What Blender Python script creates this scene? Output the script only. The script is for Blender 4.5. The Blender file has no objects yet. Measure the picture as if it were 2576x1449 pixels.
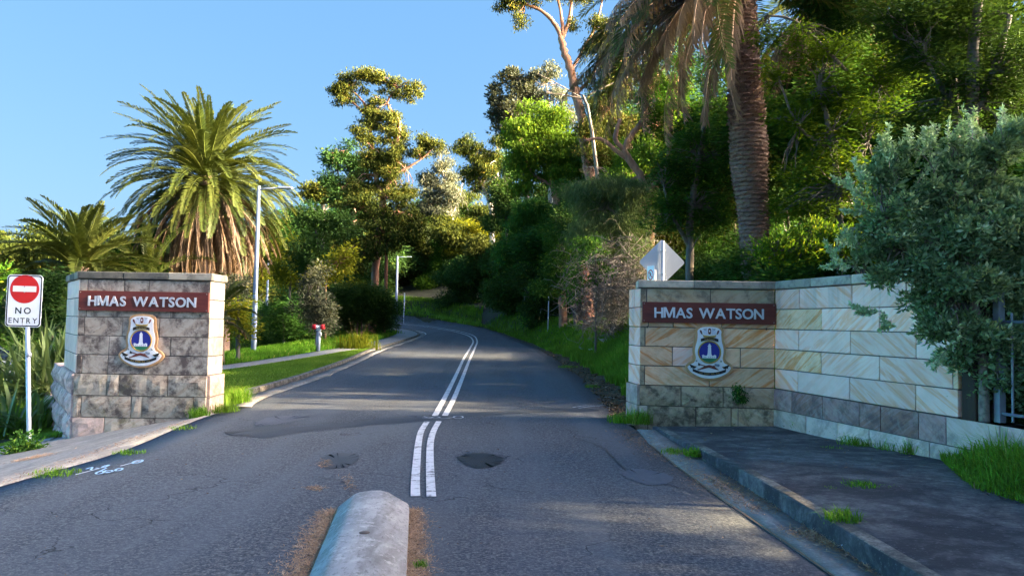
import bpy, bmesh, math, random
import numpy as np
from mathutils import Vector, Matrix

S = bpy.context.scene
COL = S.collection
rng = np.random.default_rng(7)
random.seed(7)

# ------------------------------------------------------------------ camera
PITCH, ROLL, EYE, FPX = math.radians(2.565), math.radians(1.03), 1.65, 1910.0
c_, s_ = math.cos(PITCH), math.sin(PITCH)
F0 = Vector((0, c_, s_)); U0 = Vector((0, -s_, c_)); R0 = Vector((1, 0, 0))
RT = R0 * math.cos(ROLL) + U0 * math.sin(ROLL)
UP = U0 * math.cos(ROLL) - R0 * math.sin(ROLL)
cam_d = bpy.data.cameras.new('camera'); cam = bpy.data.objects.new('camera', cam_d); COL.objects.link(cam)
cam.matrix_world = Matrix(((RT.x, UP.x, -F0.x, 0), (RT.y, UP.y, -F0.y, 0), (RT.z, UP.z, -F0.z, EYE), (0, 0, 0, 1)))
cam_d.sensor_width = 36; cam_d.lens = 36 * FPX / 2576; cam_d.clip_end = 2000; cam_d.clip_start = .05
S.camera = cam

# ------------------------------------------------------------------ world, sun, exposure
SUN_EL, SUN_AZ = math.radians(21), math.radians(-5)       # azimuth measured from +X towards +Y
w = bpy.data.worlds.new("World"); S.world = w; w.use_nodes = True
wn = w.node_tree.nodes; wl = w.node_tree.links
sky = wn.new('ShaderNodeTexSky'); sky.sky_type = 'NISHITA'; sky.sun_disc = False
sky.sun_elevation = SUN_EL; sky.sun_rotation = math.pi / 2 - SUN_AZ
sky.altitude = 0; sky.air_density = 1.0; sky.dust_density = 1.9; sky.ozone_density = 2.2
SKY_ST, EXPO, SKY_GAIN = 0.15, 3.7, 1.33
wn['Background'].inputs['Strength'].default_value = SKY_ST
def wmath(op, a, b=None):
    m = wn.new('ShaderNodeMath'); m.operation = op
    for i, v in enumerate((a, b)):
        if v is None: continue
        if hasattr(v, 'is_output'): wl.new(v, m.inputs[i])
        else: m.inputs[i].default_value = v
    return m.outputs[0]
# colour curve for the sky: softer and bluer, sun-side glow boosted to light the shade
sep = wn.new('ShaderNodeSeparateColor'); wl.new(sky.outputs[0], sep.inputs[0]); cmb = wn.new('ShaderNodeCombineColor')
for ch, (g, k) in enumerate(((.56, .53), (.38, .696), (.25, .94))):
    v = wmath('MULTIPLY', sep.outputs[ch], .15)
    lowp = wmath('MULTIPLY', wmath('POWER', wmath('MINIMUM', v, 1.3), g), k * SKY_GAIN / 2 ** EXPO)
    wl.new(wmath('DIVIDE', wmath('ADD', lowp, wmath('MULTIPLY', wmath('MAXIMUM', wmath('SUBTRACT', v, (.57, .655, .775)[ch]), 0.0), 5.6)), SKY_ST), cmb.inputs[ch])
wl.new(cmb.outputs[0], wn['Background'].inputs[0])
sd = bpy.data.lights.new('sun', 'SUN'); sun = bpy.data.objects.new('sun', sd); COL.objects.link(sun)
sd.energy = 2.0; sd.angle = math.radians(.5); sd.color = (1, .76, .44)
dirv = Vector((math.cos(SUN_EL) * math.cos(SUN_AZ), math.cos(SUN_EL) * math.sin(SUN_AZ), math.sin(SUN_EL)))
sun.rotation_euler = dirv.to_track_quat('Z', 'Y').to_euler(); sun.location = dirv * 60
S.view_settings.view_transform = 'Standard'; S.view_settings.look = 'None'
S.view_settings.gamma = 1; S.view_settings.use_curve_mapping = False
S.view_settings.exposure = EXPO
S.cycles.max_bounces = 6; S.cycles.diffuse_bounces = 4; S.cycles.transmission_bounces = 4; S.cycles.transparent_max_bounces = 6

# ------------------------------------------------------------------ picture point -> world
def ray(px, py):
    u = (px - 1288) / FPX; v = -(py - 724.5) / FPX
    return F0 + RT * u + UP * v
def at(px, py, Y):
    d = ray(px, py); t = Y / d.y
    return Vector((0, 0, EYE)) + d * t
def ppm(Y): return FPX / Y

# ------------------------------------------------------------------ materials
def mat(name):
    m = bpy.data.materials.new(name); m.use_nodes = True
    nt = m.node_tree; b = nt.nodes['Principled BSDF']
    return m, nt, b
class NT:
    """tiny node helper"""
    def __init__(s, nt): s.n = nt.nodes; s.l = nt.links
    def node(s, t, **k):
        x = s.n.new(t)
        for a, v in k.items(): setattr(x, a, v)
        return x
    def inp(s, node, i, v):
        if v is None: return
        if hasattr(v, 'is_output'): s.l.new(v, node.inputs[i])
        else: node.inputs[i].default_value = v
    def coord(s, kind='Object'):
        return s.node('ShaderNodeTexCoord').outputs[kind]
    def mapping(s, v, sc=(1, 1, 1), rot=(0, 0, 0), loc=(0, 0, 0)):
        m = s.node('ShaderNodeMapping'); s.inp(m, 0, v); s.inp(m, 1, loc); s.inp(m, 2, rot); s.inp(m, 3, sc); return m.outputs[0]
    def noise(s, v, scale, detail=4, rough=.55, dist=0, dim='3D'):
        m = s.node('ShaderNodeTexNoise'); m.noise_dimensions = dim; s.inp(m, 'Vector', v); s.inp(m, 'Scale', scale); s.inp(m, 'Detail', detail)
        s.inp(m, 'Roughness', rough); s.inp(m, 'Distortion', dist); return m.outputs[0]
    def voro(s, v, scale, feature='F1', out=0, rnd=1):
        m = s.node('ShaderNodeTexVoronoi', feature=feature); s.inp(m, 'Vector', v); s.inp(m, 'Scale', scale); s.inp(m, 'Randomness', rnd); return m.outputs[out]
    def wave(s, v, scale, dist=2, detail=3, dscale=1):
        m = s.node('ShaderNodeTexWave'); s.inp(m, 'Vector', v); s.inp(m, 'Scale', scale); s.inp(m, 'Distortion', dist); s.inp(m, 'Detail', detail)
        s.inp(m, 'Detail Scale', dscale); return m.outputs[1]
    def ramp(s, f, stops, interp='LINEAR'):
        m = s.node('ShaderNodeValToRGB'); s.inp(m, 0, f); e = m.color_ramp; e.interpolation = interp
        while len(e.elements) < len(stops): e.elements.new(.5)
        for el, (p, c) in zip(e.elements, stops):
            el.position = p; el.color = (c, c, c, 1) if isinstance(c, (int, float)) else (*c, 1)
        return m.outputs[0]
    def mix(s, f, a, b, mode='MIX'):
        m = s.node('ShaderNodeMix', data_type='RGBA', blend_type=mode)
        s.inp(m, 0, f)
        for i, v in ((6, a), (7, b)):
            if isinstance(v, tuple): v = (*v[:3], 1)
            s.inp(m, i, v)
        return m.outputs[2]
    def math(s, op, a, b=None, c=None, clamp=False):
        m = s.node('ShaderNodeMath', operation=op, use_clamp=clamp); s.inp(m, 0, a); s.inp(m, 1, b); s.inp(m, 2, c); return m.outputs[0]
    def bump(s, h, strength=.3, dist=.01):
        m = s.node('ShaderNodeBump'); s.inp(m, 'Height', h); s.inp(m, 'Strength', strength); s.inp(m, 'Distance', dist); return m.outputs[0]
    def rand(s): return s.node('ShaderNodeObjectInfo').outputs['Random']

def plain(name, col, rough=.6, metal=0, var=.12, scale=8, bump=0):
    m, nt, b = mat(name); t = NT(nt)
    n = t.noise(t.coord(), scale, 5)
    f = t.ramp(n, [(.3, 0.), (.7, 1.)])
    t.inp(b, 'Base Color', t.mix(f, tuple(c * (1 - var) for c in col), tuple(min(1, c * (1 + var)) for c in col)))
    b.inputs['Roughness'].default_value = rough; b.inputs['Metallic'].default_value = metal
    if bump: t.inp(b, 'Normal', t.bump(n, bump, .01))
    return m

def leaf_mat(name, dark, light, warm=None, trans=.35, rough=.7, spec=.06):
    """leaf colour runs from dark to light by the per-leaf tint attribute; a few leaves take the warm colour"""
    m, nt, b = mat(name); t = NT(nt)
    a = t.node('ShaderNodeAttribute', attribute_name='tint').outputs['Fac']
    warm = warm or light
    col = t.ramp(a, [(0., dark), (.55, tuple((x + y) / 2 for x, y in zip(dark, light))), (.9, light), (.97, warm)])
    r = t.rand()
    col = t.mix(t.math('MULTIPLY', r, .35), col, t.mix(.5, col, warm))
    t.inp(b, 'Base Color', col); b.inputs['Roughness'].default_value = rough; b.inputs['Specular IOR Level'].default_value = spec
    tr = t.node('ShaderNodeBsdfTranslucent'); 
    t.inp(tr, 0, t.mix(1., col, (1.0, 1.0, .55), 'MULTIPLY'))
    mx = t.node('ShaderNodeMixShader'); mx.inputs[0].default_value = trans
    nt.links.new(b.outputs[0], mx.inputs[1]); nt.links.new(tr.outputs[0], mx.inputs[2])
    nt.links.new(mx.outputs[0], nt.nodes['Material Output'].inputs[0])
    return m

def bark_mat(name, c1, c2, scale=3, stretch=.25, bump=.5, rough=.85):
    m, nt, b = mat(name); t = NT(nt)
    v = t.mapping(t.coord(), (1, 1, stretch))
    n = t.noise(v, scale * 4, 6, .65, .6); n2 = t.noise(v, scale, 3)
    f = t.ramp(t.math('ADD', t.math('MULTIPLY', n, .6), t.math('MULTIPLY', n2, .4)), [(.35, 0.), (.65, 1.)])
    t.inp(b, 'Base Color', t.mix(f, c1, c2)); b.inputs['Roughness'].default_value = rough
    t.inp(b, 'Normal', t.bump(n, bump, .03)); return m

# ------------------------------------------------------------------ objects
def tag(o, label=None, cat=None, group=None, kind=None):
    if label: o['label'] = label
    if cat: o['category'] = cat
    if group: o['group'] = group
    if kind: o['kind'] = kind
    return o
def empty(name, loc=(0, 0, 0), label=None, cat=None, group=None, rz=0, kind=None):
    o = bpy.data.objects.new(name, None); COL.objects.link(o); o.location = loc; o.rotation_euler = (0, 0, rz)
    o.empty_display_size = .2
    return tag(o, label, cat, group, kind)
def link(name, me, m=None, parent=None, loc=None, rot=None, smooth=False):
    o = bpy.data.objects.new(name, me); COL.objects.link(o)
    if m is not None and not me.materials: me.materials.append(m)
    if parent is not None: o.parent = parent
    if loc is not None: o.location = loc
    if rot is not None: o.rotation_euler = rot
    if smooth: me.shade_smooth()
    return o
def mesh_np(name, verts, faces, tint=None):
    """verts (n,3), faces (m,k) of one size"""
    me = bpy.data.meshes.new(name); verts = np.asarray(verts, np.float32); faces = np.asarray(faces, np.int32)
    me.vertices.add(len(verts)); me.vertices.foreach_set('co', verts.ravel())
    k = faces.shape[1]; me.loops.add(faces.size); me.loops.foreach_set('vertex_index', faces.ravel())
    me.polygons.add(len(faces)); me.polygons.foreach_set('loop_start', np.arange(0, faces.size, k, dtype=np.int32))
    me.update(calc_edges=True)
    if tint is not None:
        a = me.attributes.new('tint', 'FLOAT', 'POINT'); a.data.foreach_set('value', np.asarray(tint, np.float32))
    return me
def mesh_bm(name, bm):
    me = bpy.data.meshes.new(name); bmesh.ops.recalc_face_normals(bm, faces=bm.faces); bm.to_mesh(me); bm.free(); return me
def add_box(bm, c, s, rot=None, bevel=0, seg=1):
    r = bmesh.ops.create_cube(bm, size=1); vs = r['verts']
    for v in vs: v.co = Vector((v.co.x * s[0], v.co.y * s[1], v.co.z * s[2]))
    if bevel:
        es = list({e for v in vs for e in v.link_edges})
        rr = bmesh.ops.bevel(bm, geom=es, offset=bevel, segments=seg, affect='EDGES', profile=.5)
        vs = list({v for f in rr['faces'] for v in f.verts} | {v for v in vs if v.is_valid})
    M = (rot.to_4x4() if rot is not None else Matrix.Identity(4)); M = Matrix.Translation(c) @ M
    for v in vs: v.co = M @ v.co
    return vs
def box(name, c, s, m, parent=None, rot=None, bevel=0):
    bm = bmesh.new(); add_box(bm, (0, 0, 0), s, None, bevel); me = mesh_bm(name, bm)
    o = link(name, me, m, parent, c, rot); return o
def add_tube(bm, pts, rad, n=8, cap=True):
    pts = [Vector(p) for p in pts]
    if not hasattr(rad, '__len__'): rad = [rad] * len(pts)
    rings = []; prev = None
    for i, p in enumerate(pts):
        d = (pts[min(i + 1, len(pts) - 1)] - pts[max(i - 1, 0)]).normalized()
        a = Vector((1, 0, 0)) if prev is None else prev
        if abs(d.dot(a)) > .95 and prev is None: a = Vector((0, 1, 0))
        a = (a - d * a.dot(d)).normalized(); b = d.cross(a); prev = a
        rings.append([bm.verts.new(p + (a * math.cos(2 * math.pi * k / n) + b * math.sin(2 * math.pi * k / n)) * rad[i]) for k in range(n)])
    for r0, r1 in zip(rings, rings[1:]):
        for k in range(n): bm.faces.new((r0[k], r0[(k + 1) % n], r1[(k + 1) % n], r1[k]))
    if cap:
        bm.faces.new(rings[0][::-1]); bm.faces.new(rings[-1])
def tube(name, pts, rad, m, parent=None, n=8, smooth=True, loc=None):
    bm = bmesh.new(); add_tube(bm, pts, rad, n); me = mesh_bm(name, bm); return link(name, me, m, parent, loc, None, smooth)
def smooth_path(pts, rad, sub=4, wob=0.0):
    """Catmull-Rom through world points, with radii"""
    P = [Vector(p) for p in pts]; out = []; rr = []
    for i in range(len(P) - 1):
        p0, p1, p2, p3 = P[max(i - 1, 0)], P[i], P[i + 1], P[min(i + 2, len(P) - 1)]
        for j in range(sub):
            t = j / sub
            out.append(.5 * ((2 * p1) + (p2 - p0) * t + (2 * p0 - 5 * p1 + 4 * p2 - p3) * t * t + (3 * p1 - p0 - 3 * p2 + p3) * t ** 3))
            rr.append(rad[i] * (1 - t) + rad[i + 1] * t)
    out.append(P[-1]); rr.append(rad[-1])
    if wob:
        out = [p + Vector((random.uniform(-wob, wob), random.uniform(-wob, wob), 0)) if 0 < i < len(out) - 1 else p for i, p in enumerate(out)]
        rr = [r * random.uniform(.93, 1.08) for r in rr]
    return out, rr
def prism(name, outline, depth, m, parent=None, bevel=0, loc=None, rot=None, hole=None):
    """outline in local XZ, extruded from y=0 towards -y"""
    bm = bmesh.new(); vs = [bm.verts.new((x, 0, z)) for x, z in outline]
    f = bm.faces.new(vs); r = bmesh.ops.extrude_face_region(bm, geom=[f])
    nv = [g for g in r['geom'] if isinstance(g, bmesh.types.BMVert)]
    for v in nv: v.co.y -= depth
    if bevel:
        es = [e for e in bm.edges if all(abs(v.co.y + depth) < 1e-6 for v in e.verts)]
        bmesh.ops.bevel(bm, geom=es, offset=bevel, segments=2, affect='EDGES', profile=.6)
    return link(name, mesh_bm(name, bm), m, parent, loc, rot)
def m_letter(size, ext):
    h, w, t = .729 * size, .80 * size, .145 * size
    P = [(0, 0), (0, h), (t * 1.25, h), (w / 2, h * .30), (w - t * 1.25, h), (w, h), (w, 0), (w - t, 0), (w - t, h * .70), (w / 2 + t * .42, 0), (w / 2 - t * .42, 0), (t, h * .70), (t, 0)]
    bm = bmesh.new(); vs = [bm.verts.new((x - w / 2, ext, z)) for x, z in P]; f = bm.faces.new(vs)
    r = bmesh.ops.extrude_face_region(bm, geom=[f])
    for g in r['geom']:
        if isinstance(g, bmesh.types.BMVert): g.co.y -= 2 * ext
    bmesh.ops.triangulate(bm, faces=bm.faces); return mesh_bm('letter', bm)
def text_mesh(ch, size, extrude, offset=0.0):
    if ch == 'M': return m_letter(size, extrude)
    cu = bpy.data.curves.new('letter', 'FONT'); cu.body = ch; cu.size = size; cu.extrude = extrude; cu.offset = offset
    cu.align_x = 'CENTER'; cu.resolution_u = 3
    o = bpy.data.objects.new('letter', cu); COL.objects.link(o)
    dg = bpy.context.evaluated_depsgraph_get(); dg.update()
    me = bpy.data.meshes.new_from_object(o.evaluated_get(dg)); bpy.data.objects.remove(o); bpy.data.curves.remove(cu)
    me.transform(Matrix.Rotation(math.pi / 2, 4, 'X')); me.name = 'letter'; return me
_tm = {}
def letters(text, parent, x0, x1, z, height, m, y, widths=None, off=.012, ext=.004, arc=None, name='letter'):
    """place the characters of text between x0 and x1 (local), baseline z, cap height"""
    size = height / .729
    ws = []
    for ch in text:
        if ch != ' ' and (ch, round(size, 4)) not in _tm:
            me = text_mesh(ch, size, ext, off * size); _tm[(ch, round(size, 4))] = me
            me.materials.append(m)
        if ch == ' ': ws.append(.38 * size)
        else:
            xs = [v.co.x for v in _tm[(ch, round(size, 4))].vertices]; ws.append(max(xs) - min(xs))
    tot = sum(ws); gap = (x1 - x0 - tot) / max(1, len(text) - 1); x = x0
    for ch, wd in zip(text, ws):
        if ch != ' ':
            me = _tm[(ch, round(size, 4))]; xs = [v.co.x for v in me.vertices]; mid = (max(xs) + min(xs)) / 2
            cx = x + wd / 2; o = bpy.data.objects.new(name, me); COL.objects.link(o); o.parent = parent
            if arc:
                cxa, cza, R, sgn = arc; a = (cx - cxa) / R
                o.location = (cxa + R * math.sin(a), y, cza + sgn * R * math.cos(a)); o.rotation_euler = (0, a * sgn, 0)
            else: o.location = (cx - mid, y, z)
        x += wd + gap

# ------------------------------------------------------------------ the ground's height
def sst(x, a, b):
    t = np.clip((x - a) / (b - a), 0, 1); return t * t * (3 - 2 * t)
# road edges, paired left kerb line / right edge, going away
ROAD_L = [(-4.9, -25), (-4.9, -18), (-4.88, -11), (-4.87, -5), (-4.86, 0), (-4.85, 4), (-4.85, 7.2), (-4.7, 9.2), (-4.95, 11.7), (-5.1, 13.6), (-5.46, 15.6), (-5.66, 21.2), (-6.2, 29), (-6.9, 38.5), (-7.0, 50), (-7.2, 60), (-9.5, 68), (-15, 74.5), (-23, 79), (-34, 83), (-50, 88)]
ROAD_R = [(2.35, -25), (2.33, -18), (2.32, -11), (2.31, -5), (2.3, 0), (2.26, 3), (2.22, 5.8), (1.98, 9.2), (2.0, 11.5), (1.9, 13.4), (2.0, 15.6), (2.16, 21.5), (2.1, 29), (1.85, 38.5), (1.1, 49.5), (-.9, 64), (-3.2, 75), (-9.5, 84.5), (-18, 90.5), (-30, 95), (-47, 100)]
def zr(y):
    y = np.asarray(y, float); a = .000416 * np.clip(y - 25, 0, 63) ** 2
    return a + .03 * np.clip(y - 88, 0, 50)
def polydist(x, y, P):
    """distance to a polyline and side (+ = right of travel)"""
    best = np.full(x.shape, 1e9); side = np.zeros(x.shape)
    for (x0, y0), (x1, y1) in zip(P, P[1:]):
        dx, dy = x1 - x0, y1 - y0; t = np.clip(((x - x0) * dx + (y - y0) * dy) / (dx * dx + dy * dy), 0, 1)
        ex, ey = x - x0 - t * dx, y - y0 - t * dy; d = np.hypot(ex, ey); s = np.sign(ex * dy - ey * dx)
        k = d < best; best = np.where(k, d, best); side = np.where(k, s, side)
    return best * side
WD = Vector((.213, -.977)).normalized()          # run of the long right-hand wall
def T(x, y):
    x = np.atleast_1d(np.asarray(x, float)); y = np.atleast_1d(np.asarray(y, float)); x, y = np.broadcast_arrays(x, y)
    z = zr(y).copy()
    dR = polydist(x, y, [p for p in ROAD_R if p[1] > 8]); dL = -polydist(x, y, [p for p in ROAD_L if p[1] > 8])
    # bank on the right: behind the pier and the long wall only
    behind = np.where(x < 4.4, sst(y, 13.5, 15.5), sst((x - 4.37) - .218 * (12.6 - y), .3, 1.6))
    d = np.clip(dR, 0, 80)
    bank = np.clip((d - .85) * .78, 0, 1.5) + np.clip(d - 3.2, 0, 40) * .18
    z = z + np.where(dR > 0, bank, 0) * behind
    # left: falls away by the pillar, level beside the footpath, then a gully and a grassy hill
    x0 = -5.0 + (-6.6) * sst(y, 14.5, 19.5)
    drop = -.19 * np.clip(x0 - x, 0, 6.0)
    left = np.where((dL > -.3) & (dR <= 0), 1.0, 0)
    z = z + np.where(x < 0, drop * (1 - sst(y, 48, 75)), 0)
    hill = 6.2 * sst(y, 38, 92) * sst(-x, 11, 24)
    z = z + np.where(x < 0, hill, 0) * np.where(dL > 0, sst(dL, 1.5, 14), 0)
    # ground beyond the bend keeps rising, the far left stays low
    z = z + np.where(dR > 0, sst(y, 70, 150) * 5, 0) * sst(x, -60, -35)
    z = z - np.where(x < -25, sst(-x, 25, 60) * sst(y, 60, 120) * 6.5, 0)
    return z
def Tz(x, y): return float(T(x, y)[0])
def resample(P, n):
    P = [np.array(p, float) for p in P]; L = [0]
    for a, b in zip(P, P[1:]): L.append(L[-1] + np.linalg.norm(b - a))
    s = np.linspace(0, L[-1], n); return np.stack([np.interp(s, L, [p[k] for p in P]) for k in (0, 1)], 1)
def smooth_poly(P, sub=6):
    q, _ = smooth_path([(a, b, 0) for a, b in P], [0] * len(P), sub); return [(v.x, v.y) for v in q]
def strip_mesh(name, A, B, dz, nacross=8, nlong=None, skirt=.25, zf=None):
    """sheet between two paired polylines, lying on the ground at dz, its edges turned down"""
    if nlong: A, B = resample(A, nlong), resample(B, nlong)
    A = np.array(A, float); B = np.array(B, float); n = len(A)
    u = np.linspace(0, 1, nacross + 1); G = A[:, None, :] * (1 - u)[None, :, None] + B[:, None, :] * u[None, :, None]
    z = T(G[..., 0].ravel(), G[..., 1].ravel()).reshape(n, -1)
    z = z + (zf(G[..., 0], G[..., 1]) if zf else dz)
    V = np.dstack([G, z]); 
    if skirt:
        e0, e1 = V[:, :1].copy(), V[:, -1:].copy(); e0[..., 2] -= skirt; e1[..., 2] -= skirt; V = np.concatenate([e0, V, e1], 1)
    m = V.shape[1]; idx = np.arange(n * m).reshape(n, m)
    q = np.stack([idx[:-1, :-1], idx[:-1, 1:], idx[1:, 1:], idx[1:, :-1]], -1).reshape(-1, 4)
    return mesh_np(name, V.reshape(-1, 3), q)
def inside(x, y, P):
    r = np.zeros(x.shape, bool); n = len(P); j = n - 1
    for i in range(n):
        xi, yi = P[i]; xj, yj = P[j]
        c = ((yi > y) != (yj > y)) & (x < (xj - xi) * (y - yi) / ((yj - yi) + 1e-12) + xi); r ^= c; j = i
    return r
# ================================================================== SETTING: ground, road, paths
def asphalt():
    m, nt, b = mat('asphalt'); t = NT(nt); v = t.coord()
    big = t.noise(v, .35, 4, .6, .4); mid = t.noise(v, 2.3, 5, .7); fine = t.noise(v, 38, 3, .8); grit = t.voro(v, 70)
    col = t.ramp(big, [(.3, (.030, .041, .057)), (.5, (.041, .054, .074)), (.72, (.062, .078, .100))])
    col = t.mix(t.ramp(mid, [(.35, 0.), (.75, .55)]), col, (.030, .036, .045))
    col = t.mix(t.ramp(fine, [(.5, 0.), (.66, .85)]), col, (.22, .215, .205))
    col = t.mix(t.ramp(fine, [(.34, .85), (.46, 0.)]), col, (.016, .016, .018))
    co = t.noise(v, 15, 4, .75)
    col = t.mix(t.ramp(co, [(.50, 0.), (.66, .55)]), col, (.17, .18, .185)); col = t.mix(t.ramp(co, [(.32, .6), (.46, 0.)]), col, (.020, .023, .030))
    # worn lighter wheel tracks, run with the road
    tr = t.noise(t.mapping(v, (1.1, .09, 1)), 1.4, 3, .5)
    col = t.mix(t.ramp(tr, [(.44, 0.), (.64, .62)]), col, (.088, .104, .124))
    # dark cracks, only in patches
    dv = t.node('ShaderNodeVectorMath', operation='ADD'); t.inp(dv, 0, v)
    dn = t.node('ShaderNodeTexNoise'); t.inp(dn, 'Vector', v); dn.inputs['Scale'].default_value = 1.6; dn.inputs['Detail'].default_value = 5
    sc = t.node('ShaderNodeVectorMath', operation='SCALE'); t.inp(sc, 0, dn.outputs[1]); sc.inputs['Scale'].default_value = 1.3; t.inp(dv, 1, sc.outputs[0])
    ed = t.voro(dv.outputs[0], .55, 'DISTANCE_TO_EDGE')
    ck = t.math('MULTIPLY', t.ramp(ed, [(.0, 1.), (.007, 0.)]), t.ramp(t.noise(v, .5, 2), [(.52, 0.), (.60, 1.)]))
    col = t.mix(ck, col, (.012, .012, .014))
    t.inp(b, 'Base Color', col); b.inputs['Roughness'].default_value = .82; b.inputs['Specular IOR Level'].default_value = .35
    h = t.math('ADD', t.math('MULTIPLY', grit, .6), t.math('SUBTRACT', fine, t.math('MULTIPLY', ck, 2.)))
    t.inp(b, 'Normal', t.bump(h, .55, .006)); return m
def concrete(name, c1, c2, stain=(.03, .03, .035), stretch=(1, 1, 1), amt=.5, scale=1.0, brush=0):
    m, nt, b = mat(name); t = NT(nt); v = t.coord()
    n = t.noise(t.mapping(v, stretch), 1.3 * scale, 6, .68, .5); f = t.noise(v, 30, 4, .75); g = t.noise(t.mapping(v, stretch), 6 * scale, 5, .7)
    col = t.mix(t.ramp(g, [(.35, 0.), (.7, 1.)]), c1, c2)
    col = t.mix(t.ramp(n, [(.42, amt), (.62, 0.)]), col, stain)
    col = t.mix(t.ramp(f, [(.35, .6), (.5, 0.)]), col, tuple(c * .45 for c in c1))
    col = t.mix(t.ramp(f, [(.58, 0.), (.75, .5)]), col, tuple(min(1, c * 1.5) for c in c2))
    t.inp(b, 'Base Color', col); b.inputs['Roughness'].default_value = .88
    t.inp(b, 'Normal', t.bump(t.math('ADD', f, g), .5, .008)); return m
M_asph = asphalt()
M_apron = concrete('stained_concrete', (.060, .060, .066), (.20, .195, .185), (.016, .016, .021), (1, 1.15, 1), .9, 1.1)
M_path = concrete('path_concrete', (.25, .25, .25), (.34, .33, .32), (.17, .17, .17), (1, .4, 1), .35)
M_drive = concrete('rough_drive', (.19, .185, .175), (.36, .345, .32), (.11, .11, .115), (2.2, .5, 1), .6, 1.6)
M_gut = concrete('gutter_concrete', (.20, .20, .195), (.33, .32, .30), (.07, .065, .06), (1, .5, 1), .6)
M_kerb = concrete('kerb_concrete', (.10, .095, .085), (.30, .27, .22), (.03, .03, .028), (1, 1, 1), .8, 2.5)
def m_soil():
    m, nt, b = mat('soil'); t = NT(nt); v = t.coord(); n = t.noise(v, .8, 6, .7); f = t.noise(v, 14, 5, .75)
    col = t.ramp(n, [(.3, (.020, .018, .010)), (.55, (.035, .040, .016)), (.75, (.045, .075, .020))])
    col = t.mix(t.ramp(f, [(.5, 0.), (.7, .6)]), col, (.085, .065, .035))
    t.inp(b, 'Base Color', col); b.inputs['Roughness'].default_value = .95; t.inp(b, 'Normal', t.bump(f, .8, .04)); return m
M_soil = m_soil()
def m_lawn():
    m, nt, b = mat('lawn_ground'); t = NT(nt); v = t.coord(); n = t.noise(t.mapping(v, (1, .5, 1)), 1.1, 5, .7); f = t.noise(v, 25, 5, .8)
    col = t.ramp(n, [(.3, (.055, .11, .018)), (.55, (.085, .15, .025)), (.7, (.14, .15, .045))])
    col = t.mix(t.ramp(f, [(.4, .6), (.6, 0.)]), col, (.03, .05, .012))
    t.inp(b, 'Base Color', col); b.inputs['Roughness'].default_value = .9; t.inp(b, 'Normal', t.bump(f, .8, .03)); return m
M_lawn = m_lawn()

PL = smooth_poly(ROAD_L[:], 5); PR = smooth_poly(ROAD_R[:], 5)
PATH_L = smooth_poly([(-10.6, 18.2), (-9.75, 22), (-9.35, 25), (-9.1, 31), (-8.95, 37), (-8.6, 45), (-8.7, 55), (-9.3, 61), (-12, 69), (-18, 76), (-30, 82)], 5)
PATH_R = smooth_poly([(-9.4, 18.4), (-8.6, 22), (-8.3, 25), (-8.0, 31), (-7.75, 36), (-7.12, 42), (-7.12, 52), (-7.36, 60), (-9.6, 67.8), (-15.1, 74.3), (-28, 80.6)], 5)
APR_L = [(2.52, -3), (2.5, 5), (2.42, 8), (2.36, 10), (2.28, 12.2)]
APR_R = [(7.9, -3), (5.95, 5.6), (5.36, 8.2), (4.97, 10), (4.44, 12.5)]
DRV_R = [(-4.86, -4), (-4.85, 7.2), (-4.7, 9.2), (-4.95, 11.7), (-5.1, 13.4)]
DRV_L = [(-16, -4), (-16, 7), (-16, 9.2), (-16, 11.7), (-16, 15.5)]
def aprz(x, y): return .125 * (1 - sst(y, 7.5, 12.0)) + .03

# ---- terrain sheet, sunk a little beneath everything paved
gx = np.concatenate([np.linspace(-260, -60, 21)[:-1], np.linspace(-60, -16, 30)[:-1], np.arange(-16, 9, .35), np.linspace(9, 45, 25), np.linspace(50, 260, 22)])
gy = np.concatenate([np.linspace(-60, 0, 16)[:-1], np.arange(0, 40, .45), np.linspace(40, 100, 61), np.linspace(105, 400, 31)])
X, Y = np.meshgrid(gx, gy); Z = T(X.ravel(), Y.ravel()).reshape(X.shape)
paved = inside(X, Y, PL + PR[::-1]) | inside(X, Y, PATH_L + PATH_R[::-1]) | inside(X, Y, APR_L + APR_R[::-1]) | inside(X, Y, DRV_L + DRV_R[::-1])
Z = np.where(paved | ((X > 2) & (X < 5.0 + .24 * (12.6 - Y)) & (Y < 12.9) & (Y > -3)), Z - .25, Z - .005)
Z += np.where(paved, 0, (np.sin(X * 1.7) * np.sin(Y * 1.3) * .03))
idx = np.arange(X.size).reshape(X.shape)
q = np.stack([idx[:-1, :-1], idx[:-1, 1:], idx[1:, 1:], idx[1:, :-1]], -1).reshape(-1, 4)
me = mesh_np('ground', np.stack([X, Y, Z], -1).reshape(-1, 3), q); me.shade_smooth()
tag(link('ground', me, M_soil), kind='structure')

tag(link('road', strip_mesh('road', PL, PR, .0, 14), M_asph), kind='structure')
tag(link('footpath', strip_mesh('footpath', PATH_L, PATH_R, .09, 4, 120), M_path), kind='structure')
tag(link('pavement', strip_mesh('pavement', APR_L, APR_R, 0, 14, 60, .3, aprz), M_apron), kind='structure')
tag(link('driveway', strip_mesh('driveway', DRV_L, DRV_R, .012, 26, 40, .1), M_drive), kind='structure')
tag(link('side_path', strip_mesh('side_path', [(-16, 14.25), (-12, 14.2), (-8.35, 14.1)], [(-16, 13.2), (-12, 13.3), (-8.0, 13.35)], .03, 3, 30, .1), M_path), kind='structure')
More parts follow.
